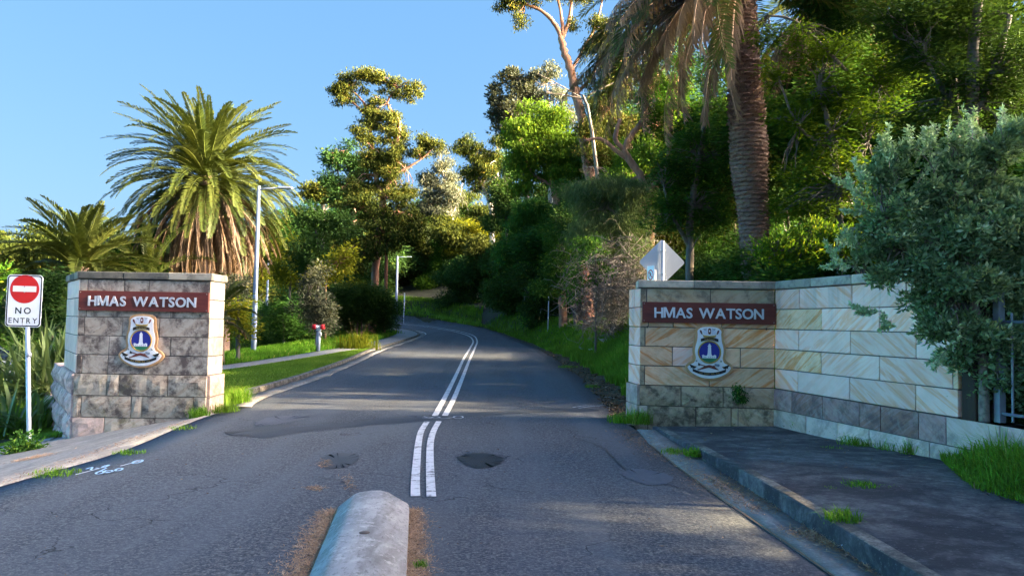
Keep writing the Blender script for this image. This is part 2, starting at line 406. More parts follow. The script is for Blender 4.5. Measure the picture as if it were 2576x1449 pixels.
# nature strip between path and kerb
KIN = [(x + .16 * 0 - .17, y) for x, y in PL if 15.2 <= y <= 45]
def interp_x(P, y): P = sorted(P, key=lambda p: p[1]); return float(np.interp(y, [p[1] for p in P], [p[0] for p in P]))
ys = np.linspace(15.0, 41.5, 54)
VR = [(interp_x([p for p in PL if p[1] < 60], y) - .17, y) for y in ys]
VL = [(min(interp_x([p for p in PATH_R if p[1] < 60], y) + .01, VR[i][0] - .02) if y > 18.4 else interp_x([p for p in PATH_R if p[1] < 60], 18.5) * 0 - 9.2 + (18.4 - y) * 1.0, y) for i, y in enumerate(ys)]
tag(link('lawn', strip_mesh('lawn', VL, VR, .075, 8), M_lawn), kind='structure')
# far path on the left hill
A = [at(635, 752, 60), at(700, 757, 60)]
HP_L = [(-27, 62), (-24, 64.5), (-21.5, 68), (-22, 73), (-28, 79), (-40, 84)]; HP_R = [(-24, 60), (-21.5, 62.5), (-18.6, 67.5), (-19, 74.5), (-25, 82), (-38, 88)]
tag(link('hill_path', strip_mesh('hill_path', smooth_poly(HP_L), smooth_poly(HP_R), .12, 4), M_path), kind='structure')

# ---- gutters
def offs(P, d):
    P = np.array(P, float); g = np.gradient(P, axis=0); g /= np.linalg.norm(g, axis=1, keepdims=True) + 1e-9
    return P + np.stack([g[:, 1], -g[:, 0]], 1) * d       # + = right of travel
gl = [p for p in PL if 13.8 <= p[1] <= 70]
tag(link('gutter', strip_mesh('gutter', gl, offs(gl, .42), .012, 2, None, .03), M_gut), kind='structure')
gr = [(2.20, -3), (2.17, 5.05), (2.02, 7.5), (1.95, 9.2), (1.93, 10.5), (2.0, 12.0)]; gr2 = [(2.54, -3), (2.50, 5.05), (2.42, 8), (2.36, 9.6), (2.34, 10.5), (2.3, 12.0)]
tag(link('gutter', strip_mesh('gutter', gr, gr2, .006, 2, 50, .03), M_gut), kind='structure')
# ---- kerbs, stone by stone
def kerb(name, P, length, wid, h, inner, hf=None):
    e = empty(name, kind='structure'); P = np.array(P, float)
    L = np.concatenate([[0], np.cumsum(np.linalg.norm(np.diff(P, axis=0), axis=1))]); n = int(L[-1] / length)
    meshes = []
    for k in range(3):
        bm = bmesh.new(); add_box(bm, (0, 0, 0), (wid, length - .012, .34), None, .018, 2)
        for v in bm.verts:
            v.co += Vector((random.uniform(-.004, .004), 0, random.uniform(-.004, .004)))
            if v.co.z > 0 and v.co.x * inner > 0: v.co.x -= inner * .02
        me = mesh_bm('kerb_stone', bm); me.materials.append(M_kerb); meshes.append(me)
    for i in range(n):
        s = (i + .5) * length; x = np.interp(s, L, P[:, 0]); y = np.interp(s, L, P[:, 1])
        x2 = np.interp(s + .3, L, P[:, 0]); y2 = np.interp(s + .3, L, P[:, 1])
        hh = h if hf is None else hf(y)
        o = bpy.data.objects.new('kerb_stone', meshes[i % 3]); COL.objects.link(o); o.parent = e
        o.location = (x, y, Tz(x, y) + hh - .17); o.rotation_euler = (math.atan2(Tz(x2, y2) - Tz(x, y), .3), random.uniform(-.01, .01), -math.atan2(x2 - x, y2 - y))
    return e
kerb('kerb', offs([p for p in PL if 15.3 <= p[1] <= 78], -.08), 1.22, .17, .12, 1)
kerb('kerb', offs(resample([(2.53, 2), (2.5, 5.05), (2.42, 8), (2.36, 9.6), (2.3, 12.2)], 30), .07), 2.0, .15, .14, -1, lambda y: float(aprz(0, y)) + .006)

# ---- painted lines and marks
def m_paint(name, col, wear):
    m, nt, b = mat(name); t = NT(nt); v = t.coord()
    n = t.noise(v, 9, 6, .75); tr = t.noise(t.mapping(v, (.6, 2.4, 1)), 5, 5, .8, 1.2)
    f = t.ramp(t.math('ADD', t.math('MULTIPLY', n, .5), t.math('MULTIPLY', tr, .5)), [(wear - .05, 0.), (wear + .03, 1.)])
    t.inp(b, 'Base Color', t.mix(f, (.062, .063, .067), t.mix(t.noise(v, 40, 3), tuple(c * .85 for c in col), col))); b.inputs['Roughness'].default_value = .7
    t.inp(b, 'Normal', t.bump(n, .3, .004)); return m
M_paint = m_paint('white_road_paint', (.66, .67, .68), .455)
M_spray = m_paint('pale_blue_spray_paint', (.36, .58, .78), .38)
M_sprayw = m_paint('white_spray_paint', (.62, .66, .70), .38)
def gnd(px, py):
    """where the sight line through a picture point meets the ground"""
    d = ray(px, py); lo, hi = 1.5, 3.0
    f = lambda t: EYE + d.z * t - Tz(d.x * t, d.y * t)
    while f(hi) > 0 and hi < 200: lo = hi; hi *= 1.04
    for _ in range(30):
        mid = (lo + hi) / 2
        if f(mid) > 0: lo = mid
        else: hi = mid
    return (d.x * hi, d.y * hi)
def line_mark(P, width, m, dz=.012, name='road_marking', sub=5):
    P = smooth_poly(P, sub) if len(P) > 2 else P
    o = link(name, strip_mesh(name, offs(P, -width / 2), offs(P, width / 2), dz, 1, None, 0), m); return tag(o, kind='structure')
LN = [[(1045, 1250), (1045, 1210), (1048.5, 1158), (1053, 1114), (1060, 1085), (1074, 1062)], [(1085, 1251), (1083, 1210), (1081.5, 1158), (1083, 1114), (1091, 1085), (1104, 1061)]]
for L_ in LN:
    line_mark([gnd(*p) for p in L_], .090, M_paint)
far1 = [(-1.42, 13.3), (-1.62, 18), (-1.75, 24), (-1.85, 32), (-1.95, 42), (-2.35, 52), (-3.3, 60), (-5.2, 69), (-9, 77), (-15, 82.5), (-26, 87.5), (-40, 92)]
g1 = gnd(1097, 1047); g2 = gnd(1167, 900); g3 = gnd(1188, 858)
g4 = gnd(1119, 1047); g5 = gnd(1174, 920); g6 = gnd(1199, 856)
line_mark([gnd(1094, 1047), gnd(1118, 1003), gnd(1143, 953), gnd(1167, 902), gnd(1183, 875), gnd(1190, 857), (-3.6, 61), (-5.9, 69), (-10, 77), (-17, 82.3), (-28, 87), (-42, 92)], .105, M_paint)
line_mark([gnd(1119, 1047), gnd(1142, 1003), gnd(1161, 957), gnd(1181, 906), gnd(1195, 875), gnd(1200, 857), (-3.2, 61.5), (-5.5, 69.8), (-9.6, 78), (-16.6, 83.0), (-28, 87.7), (-42, 92.7)], .105, M_paint)
line_mark([(-7.0, 57.5), (-6.9, 61.5), (-8.0, 66), (-10, 69.5)], .11, M_paint)
# survey marks sprayed on the road
def spray(pts, m, wd=.022, dz=.02, sub=3): line_mark([gnd(*p) for p in pts], wd, m, dz, 'survey_mark', sub)
spray([(190, 1198), (225, 1189), (262, 1179)], M_sprayw, .02); spray([(303, 1176), (330, 1169), (354, 1163)], M_sprayw, .02)
def loop(cx, cy, rx, ry, tilt=0, m=M_spray, wd=.022):
    spray([(cx + rx * math.cos(a), cy + ry * math.sin(a) - tilt * math.cos(a)) for a in np.linspace(0, 2 * math.pi, 11)], m, wd, .024, 2)
loop(346, 1166, 13, 3.2, 3); loop(251, 1194, 10, 3, 2); loop(299, 1186, 9, 2.8, 2)
spray([(268, 1187), (262, 1190), (270, 1192), (282, 1190), (280, 1187), (268, 1189)], M_spray); spray([(266, 1194), (276, 1192)], M_spray)
spray([(216, 1184), (232, 1179), (228, 1186)], M_spray); spray([(240, 1181), (252, 1182), (262, 1176), (275, 1173), (262, 1180)], M_spray); spray([(250, 1190), (268, 1181)], M_spray)
spray([(1062, 1053), (1090, 1055), (1120, 1055), (1142, 1052)], M_sprayw, .02); loop(1153, 1052, 12, 3, 0, M_sprayw)
spray([(1066, 1050), (1080, 1053), (1096, 1050), (1108, 1053)], M_sprayw)
spray([(1440, 1027), (1475, 1022), (1510, 1024)], M_sprayw); spray([(1455, 1029), (1490, 1024), (1535, 1020)], M_sprayw); spray([(1520, 1000), (1545, 1003)], M_sprayw, .06)

# ---- repairs in the asphalt
def m_patch(name, c, rough=.7):
    m, nt, b = mat(name); t = NT(nt); v = t.coord(); f = t.noise(v, 42, 4, .8); g = t.noise(v, 3, 4)
    col = t.mix(t.ramp(f, [(.5, 0.), (.75, .6)]), c, tuple(x * 1.5 for x in c)); col = t.mix(t.ramp(g, [(.4, 0.), (.7, .4)]), col, tuple(x * 1.6 for x in c))
    t.inp(b, 'Base Color', col); b.inputs['Roughness'].default_value = rough; t.inp(b, 'Normal', t.bump(f, .7, .008)); return m
M_pd = m_patch('fresh_black_patch', (.008, .0085, .011), .6); M_pm = m_patch('old_patch', (.036, .043, .052)); M_pl = m_patch('grey_patch', (.070, .078, .098))
def blob(pts, m, dz=.008, name='road_patch', jag=.11, sub=14):
    W = [gnd(*p) for p in pts]; W = smooth_poly(W + [W[0]], sub)[:-1]
    cx = sum(p[0] for p in W) / len(W); cy = sum(p[1] for p in W) / len(W)
    rr = random.Random(len(W) * 7 + int(cx * 100)); W = [(cx + (x - cx) * (1 + rr.uniform(-jag, jag)), cy + (y - cy) * (1 + rr.uniform(-jag, jag))) for x, y in W]
    V = [(cx, cy, Tz(cx, cy) + dz)] + [(x, y, Tz(x, y) + dz) for x, y in W]; n = len(W)
    F = np.array([(0, 1 + i, 1 + (i + 1) % n) for i in range(n)])
    me = mesh_np(name, V, F); o = link(name, me, m); return tag(o, kind='structure')
blob([(1150, 1152), (1175, 1143), (1215, 1140), (1262, 1150), (1265, 1160), (1235, 1176), (1190, 1176), (1165, 1165)], M_pd, .008, jag=.13)
blob([(800, 1168), (815, 1150), (850, 1140), (895, 1143), (900, 1158), (870, 1174), (825, 1179)], M_pm, .008)
line_mark([gnd(*p) for p in [(640, 1100), (760, 1080), (900, 1067), (1060, 1054), (1220, 1040), (1360, 1034), (1500, 1030)]], .42, m_patch('trench_repair', (.030, .037, .048)), .006, 'road_patch', 6)
blob([(640, 1065), (680, 1050), (750, 1046), (778, 1050), (730, 1062), (660, 1072)], M_pl, .009)
blob([(560, 1088), (650, 1074), (720, 1070), (700, 1084), (600, 1096)], M_pm, .009, jag=.1)
blob([(1560, 1190), (1600, 1180), (1680, 1195), (1690, 1212), (1640, 1222), (1580, 1205)], M_pl, .008, jag=.1)
def crack(pts, wd=.02):
    W = smooth_poly([gnd(*p) for p in pts], 5); rr = random.Random(int(pts[0][0])); W = [(x + rr.uniform(-.03, .03), y + rr.uniform(-.03, .03)) for x, y in W]
    o = link('road_crack', strip_mesh('road_crack', offs(W, -wd / 2), offs(W, wd / 2), .007, 1, None, 0), M_pd); tag(o, kind='structure')
crack([(1440, 1100), (1520, 1130), (1580, 1190), (1640, 1210), (1720, 1230)], .018)
crack([(800, 1200), (860, 1212), (890, 1225), (880, 1240)], .014); crack([(1400, 1120), (1480, 1105), (1560, 1110), (1600, 1090)], .014)
crack([(590, 1085), (720, 1072), (900, 1059), (1050, 1047), (1250, 1036), (1420, 1028)], .03);
line_mark([(2.19, 2.5), (2.165, 5.05), (2.02, 7.5), (1.95, 9.2), (1.93, 10.5)], .018, m_patch('gutter_seam', (.10, .06, .035)), .012, 'road_crack')
# ================================================================== GATE WALLS
def sandstone(name, base, band, bandamt, grime, grimeamt, lich=None, lichamt=0, top=0, bump=.3, bandscale=1.0, streak=0, ga=.41):
    m, nt, b = mat(name); t = NT(nt); v = t.coord(); r = t.rand()
    # shift each stone's pattern
    off = t.node('ShaderNodeCombineXYZ'); t.inp(off, 0, t.math('MULTIPLY', r, 37.)); t.inp(off, 1, t.math('MULTIPLY', r, 91.)); t.inp(off, 2, t.math('MULTIPLY', r, 53.))
    va = t.node('ShaderNodeVectorMath', operation='ADD'); t.inp(va, 0, v); t.inp(va, 1, off.outputs[0]); vo = va.outputs[0]
    up = t.wave(t.mapping(vo, (1, 1, 1), (0, math.radians(32), 0)), 0, 0) if False else None
    def bands(ang, sc):
        mv = t.mapping(v, (1, 1, 1), (0, math.radians(ang), 0)); mo = t.mapping(vo, (.12, 1, 1), (0, 0, 0))
        vv = t.node('ShaderNodeVectorMath', operation='ADD'); t.inp(vv, 0, t.mapping(mv, (.10, .6, 1.0))); t.inp(vv, 1, off.outputs[0])
        return t.noise(vv.outputs[0], 7.5 * sc * bandscale, 5, .62, .45)
    b1, b2 = bands(33, 1), bands(-30, 1)
    bb = t.mix(t.ramp(t.math('FRACT', t.math('MULTIPLY', r, 7.3)), [(.49, 0.), (.51, 1.)]), b1, b2)
    f = t.ramp(bb, [(.34, 1.), (.45, .45), (.52, .08), (.60, .95), (.70, .3)])
    amt = t.math('MULTIPLY', t.ramp(t.math('FRACT', t.math('MULTIPLY', r, 13.7)), [(0., bandamt * .25), (.3, bandamt), (1., bandamt)]), f)
    col = t.mix(amt, t.mix(t.noise(vo, 2.5, 4), tuple(c * .88 for c in base), tuple(min(1, c * 1.1) for c in base)), band)
    n = t.noise(vo, 3.2, 6, .7, .4); g2 = t.noise(vo, 11, 6, .75)
    gm = t.ramp(t.math('ADD', t.math('MULTIPLY', n, .7), t.math('MULTIPLY', g2, .3)), [(ga, grimeamt), (ga + .12, 0.)])
    col = t.mix(gm, col, grime)
    if streak:                     # dirt washed down from the coping
        gv = t.node('ShaderNodeNewGeometry').outputs['Position']; st = t.noise(t.mapping(gv, (1, 1, .12)), 3.4, 4, .6); 
        z = t.node('ShaderNodeSeparateXYZ'); t.inp(z, 0, gv); zz = t.ramp(t.math('MULTIPLY', z.outputs[2], .4), [(.48, 0.), (.92, 1.)])
        col = t.mix(t.math('MULTIPLY', t.ramp(st, [(.48, 0.), (.66, streak)]), zz), col, tuple(c * .8 + .02 for c in grime))
    if lich: col = t.mix(t.ramp(t.noise(vo, 5, 5, .75, .6), [(.52, 0.), (.68, lichamt)]), col, lich)
    tone = t.math('ADD', .82, t.math('MULTIPLY', t.math('FRACT', t.math('MULTIPLY', r, 29.)), .34))
    col = t.mix(1., col, t.node_rgb(tone), 'MULTIPLY')
    t.inp(b, 'Base Color', col); b.inputs['Roughness'].default_value = .88; b.inputs['Specular IOR Level'].default_value = .25
    t.inp(b, 'Normal', t.bump(t.math('ADD', g2, t.math('MULTIPLY', t.noise(vo, 60, 3), .4)), bump, .015)); return m
def _rgb(s, f):
    c = s.node('ShaderNodeCombineXYZ'); s.inp(c, 0, f); s.inp(c, 1, f); s.inp(c, 2, f); return c.outputs[0]
NT.node_rgb = _rgb
M_new = sandstone('banded_sandstone', (.92, .64, .42), (.76, .27, .07), .98, (.20, .15, .10), .2, streak=.0)
M_newtop = sandstone('weathered_sandstone', (.46, .38, .26), (.40, .23, .10), .6, (.12, .10, .075), .75)
M_pale = sandstone('pale_sandstone', (.95, .655, .55), (.85, .37, .18), .85, (.34, .31, .29), .1, bandscale=.8, streak=.6)
M_base = sandstone('mossy_base_stone', (.60, .45, .30), (.50, .26, .12), .6, (.080, .065, .045), .85, (.28, .25, .10), .3, bump=.9)
M_dark = sandstone('dark_base_stone', (.44, .27, .24), (.30, .12, .07), .7, (.11, .085, .085), .65, (.52, .44, .36), .4, bump=.7)
M_light = sandstone('light_base_stone', (.72, .53, .44), (.44, .29, .17), .45, (.19, .16, .135), .5, (.62, .56, .48), .4, bump=.8)
M_old = sandstone('old_grey_sandstone', (.50, .44, .36), (.34, .23, .14), .4, (.070, .052, .050), .88, (.24, .15, .12), .35, streak=.6, ga=.425)
M_oldb = sandstone('old_rough_sandstone', (.52, .46, .36), (.36, .21, .13), .45, (.065, .048, .045), .85, (.26, .23, .10), .4, bump=.9)
M_wing = sandstone('pale_wing_sandstone', (.88, .66, .55), (.62, .42, .33), .5, (.34, .27, .24), .2, bandscale=.8)
M_rock = sandstone('rough_rock_stone', (.76, .56, .49), (.46, .28, .22), .4, (.17, .11, .11), .65, bump=1.)
M_cap = sandstone('dark_coping_stone', (.095, .095, .085), (.10, .09, .07), .3, (.035, .035, .034), .7, (.24, .22, .17), .25)
M_cap2 = sandstone('grey_coping_stone', (.36, .325, .26), (.30, .23, .16), .4, (.09, .085, .075), .7, (.36, .32, .22), .4)
M_cap3 = sandstone('light_coping_stone', (.58, .51, .40), (.48, .34, .22), .4, (.16, .15, .14), .5)
M_mortar = plain('mortar', (.12, .10, .085), .95, var=.3, scale=20)

def stone(parent, name, O, u, n, s0, s1, z0, z1, thick, m, rough=0.0, proud=0.0, gap=.014, chamf=.006):
    """a block on the wall plane (origin O, run u, outward n) from s0..s1, z0..z1"""
    w, h = s1 - s0 - gap, z1 - z0 - gap
    if w < .02: return
    bm = bmesh.new()
    if rough:
        nx, nz = max(3, int(w / .11)), max(3, int(h / .09)); grid = []
        for j in range(nz + 1):
            row = []
            for i in range(nx + 1):
                a, c = i / nx, j / nz; edge = min(a, 1 - a, c, 1 - c) < 1e-6
                d = 0 if edge else rough * random.uniform(.35, 1.0)
                x = (a - .5) * w + (0 if edge else random.uniform(-.02, .02)); z = (c - .5) * h + (0 if edge else random.uniform(-.015, .015))
                row.append(bm.verts.new((x, -d, z)))
            grid.append(row)
        for j in range(nz):
            for i in range(nx): bm.faces.new((grid[j][i], grid[j][i + 1], grid[j + 1][i + 1], grid[j + 1][i]))
        ring = grid[0] + [grid[j][nx] for j in range(1, nz + 1)] + grid[nz][:nx][::-1] + [grid[j][0] for j in range(nz - 1, 0, -1)]
        back = [bm.verts.new((v.co.x, thick, v.co.z)) for v in ring]; k = len(ring)
        for i in range(k): bm.faces.new((ring[i], back[i], back[(i + 1) % k], ring[(i + 1) % k]))
    else:
        add_box(bm, (0, thick / 2, 0), (w, thick, h), None, chamf)
        for v in bm.verts: v.co += Vector((random.uniform(-.0025, .0025), random.uniform(-.002, .002), random.uniform(-.002, .002)))
    me = mesh_bm('stone', bm); me.materials.append(m)
    o = bpy.data.objects.new(name, me); COL.objects.link(o); o.parent = parent
    c = O + u * ((s0 + s1) / 2) + n * proud; zc = (z0 + z1) / 2
    ang = math.atan2(u.y, u.x)
    o.location = Vector((c.x, c.y, zc)) - parent.location; o.rotation_euler = (0, 0, ang)
    return o
def course(parent, O, u, n, L, z0, z1, joints, m, thick=.22, rough=0., proud=0., mats=None, name='stone', s_from=0.0):
    js = [s_from] + list(joints) + [L]
    for i, (a, b) in enumerate(zip(js, js[1:])):
        stone(parent, name, O, u, n, a, b, z0, z1, thick, (mats[i % len(mats)] if mats else m), rough, proud + random.uniform(-.002, .003))
ZC = [-.95, -.52, -.10, .27, .635, .96, 1.285, 1.61, 1.935, 2.26, 2.39]
def V2(x, y): return Vector((x, y, 0))

# ---------------- right-hand gate wall: pier face, return to the road, long wall swinging towards us
A0, A1 = V2(2.165, 12.80), V2(4.37, 12.60); LF = (A1 - A0).length
uf = (A1 - A0).normalized(); nf = Vector((uf.y, -uf.x, 0))
RW = empty('gate_wall', (A0.x, A0.y, 0), 'clean banded sandstone gate wall with long wing, standing beside the stained pavement', 'wall')
ZR = [-.15, .30, .635, .96, 1.285, 1.61, 1.935, 2.26]
M_ = [M_new]
course(RW, A0, uf, nf, LF, ZR[0], ZR[1], [LF * k for k in (.065, .42, .68)], M_base, .3, .022, .03, mats=[M_light, M_base, M_base, M_base])
course(RW, A0, uf, nf, LF, ZR[1], ZR[2], [LF * k for k in (.31, .62)], M_base, .3, .028, .035)
course(RW, A0, uf, nf, LF, ZR[2], ZR[3], [LF * k for k in (.04, .52)], M_new, mats=[M_newtop, M_new, M_new])
course(RW, A0, uf, nf, LF, ZR[3], ZR[4], [LF * k for k in (.245, .40, .748)], M_new, mats=[M_new, M_pale, M_new, M_new])
course(RW, A0, uf, nf, LF, ZR[4], ZR[5], [LF * k for k in (.04, .5)], M_new, mats=[M_newtop, M_new, M_new])
course(RW, A0, uf, nf, LF, ZR[5], ZR[6], [LF * k for k in (.065, .25, .61)], M_new)
course(RW, A0, uf, nf, LF, ZR[6], ZR[7], [LF * k for k in (.048, .525)], M_newtop)
# return along the road
B1 = V2(2.08, 13.45); ur = (A0 - B1).normalized(); nr = Vector((ur.y, -ur.x, 0)); LR = (A0 - B1).length
for i in range(7):
    ro = i < 2
    course(RW, B1, ur, nr, LR - (.0 if ro else .0), ZR[i], ZR[i + 1], [] if i % 2 else [LR * .5], M_pale, .2, .03 if ro else 0, .035 if ro else 0, mats=[M_light if ro else M_pale])
# long wall
uw = V2(.213, -.977).normalized(); nw = Vector((uw.y, -uw.x, 0)); 
def tw(px):
    p = (px - 1881) / 2790; return (p * 12.6 - 4.37) / (.213 + .977 * p)
LW = tw(3520)
rows = [(5, [2932 - 0, 3122, 3363]), (4, [3018, 3231]), (3, [2935, 3125, 3366]), (2, [3020, 3232, 3420]), (1, [2938, 3131, 3330])]
course(RW, A1, uw, nw, LW, ZR[2], ZR[3], [tw(x) for x in (2932, 3122, 3363)], M_pale, .24)
course(RW, A1, uw, nw, LW, ZR[3], ZR[4], [tw(x) for x in (3018, 3231, 3499)], M_pale, .24, mats=[M_new, M_pale, M_pale, M_new])
course(RW, A1, uw, nw, LW, ZR[4], ZR[5], [tw(x) for x in (2935, 3125, 3366)], M_pale, .24)
course(RW, A1, uw, nw, LW, ZR[5], ZR[6], [tw(x) for x in (3020, 3232, 3420)], M_pale, .24, mats=[M_new, M_pale, M_pale, M_pale])
course(RW, A1, uw, nw, LW, ZR[6], ZR[7], [tw(x) for x in (2938, 3131, 3330)], M_pale, .24)
LB = 6.6
course(RW, A1, uw, nw, LB, ZR[1], ZR[2], [tw(x) for x in (2917, 3030, 3164, 3242, 3381, 3482)] + [4.45, 5.1, 5.8], M_dark, .34, .018, .03, mats=[M_dark, M_dark, M_dark, M_dark, M_dark, M_dark, M_light, M_light, M_light, M_light])
course(RW, A1, uw, nw, LB, -.25, ZR[1], [tw(x) for x in (2969, 3083, 3200, 3339, 3421)] + [4.1, 4.8, 5.5], M_light, .34, .022, .03)
# mortar cores
def core(parent, O, u, n, s0, s1, z0, z1, d0, d1, m=M_mortar, name='mortar_bed'):
    c = O + u * ((s0 + s1) / 2) - n * ((d0 + d1) / 2); bm = bmesh.new(); add_box(bm, (0, 0, 0), (s1 - s0, d1 - d0, z1 - z0))
    link(name, mesh_bm(name, bm), m, parent, Vector((c.x, c.y, (z0 + z1) / 2)) - parent.location, (0, 0, math.atan2(u.y, u.x)))
core(RW, A0, uf, nf, .02, LF - .02, -.2, 2.25, .010, .55)
core(RW, A1, uw, nw, .03, LW - .012, .63, 2.25, .010, .235)
core(RW, A1, uw, nw, .03, LB, -.3, .628, -.016, .33)
# coping
def coping(parent, O, u, n, L, joints, z0, z1, over, depth, mats, s_from=0.):
    js = [s_from] + list(joints) + [L]
    for i, (a, b) in enumerate(zip(js, js[1:])):
        stone(parent, 'coping_stone', O, u, n, a, b, z0, z1, depth, mats[i % len(mats)], 0, over, .006, .012)
coping(RW, A0, uf, nf, LF + .02, [LF * .40], 2.265, 2.40, .035, .62, [M_cap3, M_cap2], -.04)
coping(RW, A1, uw, nw, LW + .03, [tw(2985), tw(3135), tw(3330)], 2.263, 2.402, .03, .30, [M_cap2, M_cap2, M_cap3, M_cap3], .04)

# ---------------- left-hand gate pillar
C0, C1 = V2(-7.47, 13.10), V2(-5.20, 13.10); LP = 2.27
LWL = empty('gate_pillar', (-6.3, 13.1, 0), 'old stained grey sandstone gate pillar with dark coping and rough rock wing, left of the road', 'pillar')
up_, np_ = V2(1, 0), V2(0, -1)
ZL = [-.95, -.52, -.10, .27, .635, .96, 1.285, 1.61, 1.935, 2.26]
course(LWL, C0, up_, np_, LP, -.75, ZL[2], [LP * k for k in (.243, .625)], M_light, .3, .03, .045, mats=[M_light, M_oldb, M_oldb])
course(LWL, C0, up_, np_, LP, ZL[2], ZL[3], [LP * k for k in (.064, .44, .52, .91)], M_oldb, .3, .03, .045)
course(LWL, C0, up_, np_, LP, ZL[3], ZL[4], [LP * k for k in (.25, .342, .71)], M_oldb, .3, .034, .05)
fr = [(.045, .24, .52), (.243, .45, .71, .95), (.05, .34, .62), (.06, .3, .7), (.064, .34, .53)]
for i in range(5):
    course(LWL, C0, up_, np_, LP, ZL[4 + i], ZL[5 + i], [LP * k for k in fr[i]], M_old)
# road side
E0 = C1; ue, ne = V2(0, 1), V2(1, 0)
for i in range(8):
    z0 = ZL[1 + i]; z1 = ZL[2 + i]; ro = i < 3
    course(LWL, E0, ue, ne, .66, z0, z1, [], M_light if ro else M_wing, .2, .035 if ro else 0, .045 if ro else .0, mats=[M_oldb if ro else M_old2] if False else [M_light if ro else M_cap3])
# wing running back to the left
wl_ = V2(-1.13, 1.6).normalized(); G0 = C0; nl = Vector((-wl_.y, wl_.x, 0)) if False else Vector((-wl_.y, wl_.x, 0))
# travel from far end to corner so that the outward side is on the right of travel
LQ = 2.05; Q0 = C0 + wl_ * LQ; uq = -wl_; nq = Vector((uq.y, -uq.x, 0))
for i in range(5):
    course(LWL, Q0, uq, nq, LQ, ZL[4 + i], ZL[5 + i], [LQ * k for k in ((.33, .66) if i % 2 else (.16, .5, .83))], M_wing)
LQ2 = 3.55; Q2 = C0 + wl_ * LQ2
for i, (a, b) in enumerate(((-.95, -.52), (-.52, -.10), (-.10, .27), (.27, .635))):
    course(LWL, Q2, uq, nq, LQ2, a, b, [LQ2 * k for k in ((.14, .27, .42, .58, .73, .88) if i % 2 else (.2, .35, .5, .66, .8))], M_rock, .25, .075, .05)
LQ3 = 6.2; Q3 = C0 + wl_ * LQ3
for i, (a, b) in enumerate(((-1.35, -.85), (-.85, -.45), (-.45, -.08))):
    course(LWL, Q3, uq, nq, LQ3 - LQ2 - .03, a, b, [2.6 * k for k in ((.25, .5, .75) if i % 2 else (.15, .38, .62, .85))], M_rock, .3, .09, .07)
core(LWL, C0, up_, np_, .02, LP - .015, -.9, 2.25, .010, .65)
core(LWL, Q0, uq, nq, .0, LQ - .2, .6, 2.25, .010, .24); core(LWL, Q2, uq, nq, .0, LQ2 - .15, -1.1, .62, -.02, .28)
coping(LWL, C0, up_, np_, LP + .035, [LP * .34, LP * .68], 2.265, 2.395, .04, .70, [M_cap, M_cap, M_cap2], -.02)
coping(LWL, Q0, uq, nq, LQ - .01, [LQ * .35, LQ * .7], 2.263, 2.393, .035, .32, [M_cap2, M_cap])
coping(LWL, C1 + V2(0, .0), ue, ne, .68, [], 2.262, 2.392, .038, .2, [M_cap2], .02)

# ================================================================== NAME BOARDS AND CRESTS
def m_board():
    m, nt, b = mat('dark_red_painted_timber'); t = NT(nt); v = t.coord()
    n = t.noise(t.mapping(v, (.35, 1, 9)), 6, 6, .7, .5); g = t.noise(v, 5, 4)
    t.inp(b, 'Base Color', t.mix(t.ramp(n, [(.3, 0.), (.7, 1.)]), (.085, .010, .006), (.17, .028, .016))); b.inputs['Roughness'].default_value = .55
    t.inp(b, 'Normal', t.bump(n, .5, .006)); return m
M_board = m_board()
M_lett = plain('silver_white_letters', (.60, .62, .66), .35, .35, .08, 12)
M_timber = bark_mat('varnished_timber', (.42, .21, .08), (.66, .40, .19), 2.5, .3, .1, .45)
M_white = plain('white_enamel', (.80, .80, .80), .35, 0, .05)
M_blue = plain('royal_blue_enamel', (.012, .020, .26), .3, 0, .1)
M_gold = plain('gold_paint', (.50, .33, .07), .35, .4, .25, 60, .3)
M_black = plain('black_enamel', (.012, .012, .012), .4, 0, .2)
M_green = plain('green_enamel', (.02, .18, .08), .4, 0, .2)
M_brown = plain('red_brown_enamel', (.16, .035, .02), .4, 0, .2)
M_grey = plain('blue_grey_enamel', (.18, .24, .30), .4, 0, .2)
M_screw = plain('dull_screw_metal', (.40, .38, .34), .4, .8)
def nameboard(O, u, n, s0, s1, z0, z1, l0, l1, label):
    c = O + u * s0 + n * .052
    e = empty('name_sign', (c.x, c.y, z0), label, 'sign', 'name boards on the gate walls', math.atan2(u.y, u.x))
    W, H = s1 - s0, z1 - z0
    bm = bmesh.new(); add_box(bm, (W / 2, .02, H / 2), (W, .055, H), None, .004)
    link('board', mesh_bm('board', bm), M_board, e)
    letters('HMAS WATSON', e, W * l0, W * l1, H * .25, H * .50, M_lett, -.0195, off=.02, ext=.010)
    for x, z in ((.03, .03), (W - .03, .03), (.03, H - .03), (W - .03, H - .03)):
        tube('bolt', [(x, -.004, z), (x, -.014, z)], [.009, .007], M_screw, e, 8)
    return e
nameboard(A0, uf, nf, .035, LF + .0, 1.685, 2.03, .09, .91, 'dark red HMAS WATSON name board on the clean banded sandstone wall')
nameboard(C0, up_, np_, .03, LP - .01, 1.72, 2.06, .078, .908, 'dark red HMAS WATSON name board on the stained grey pillar')

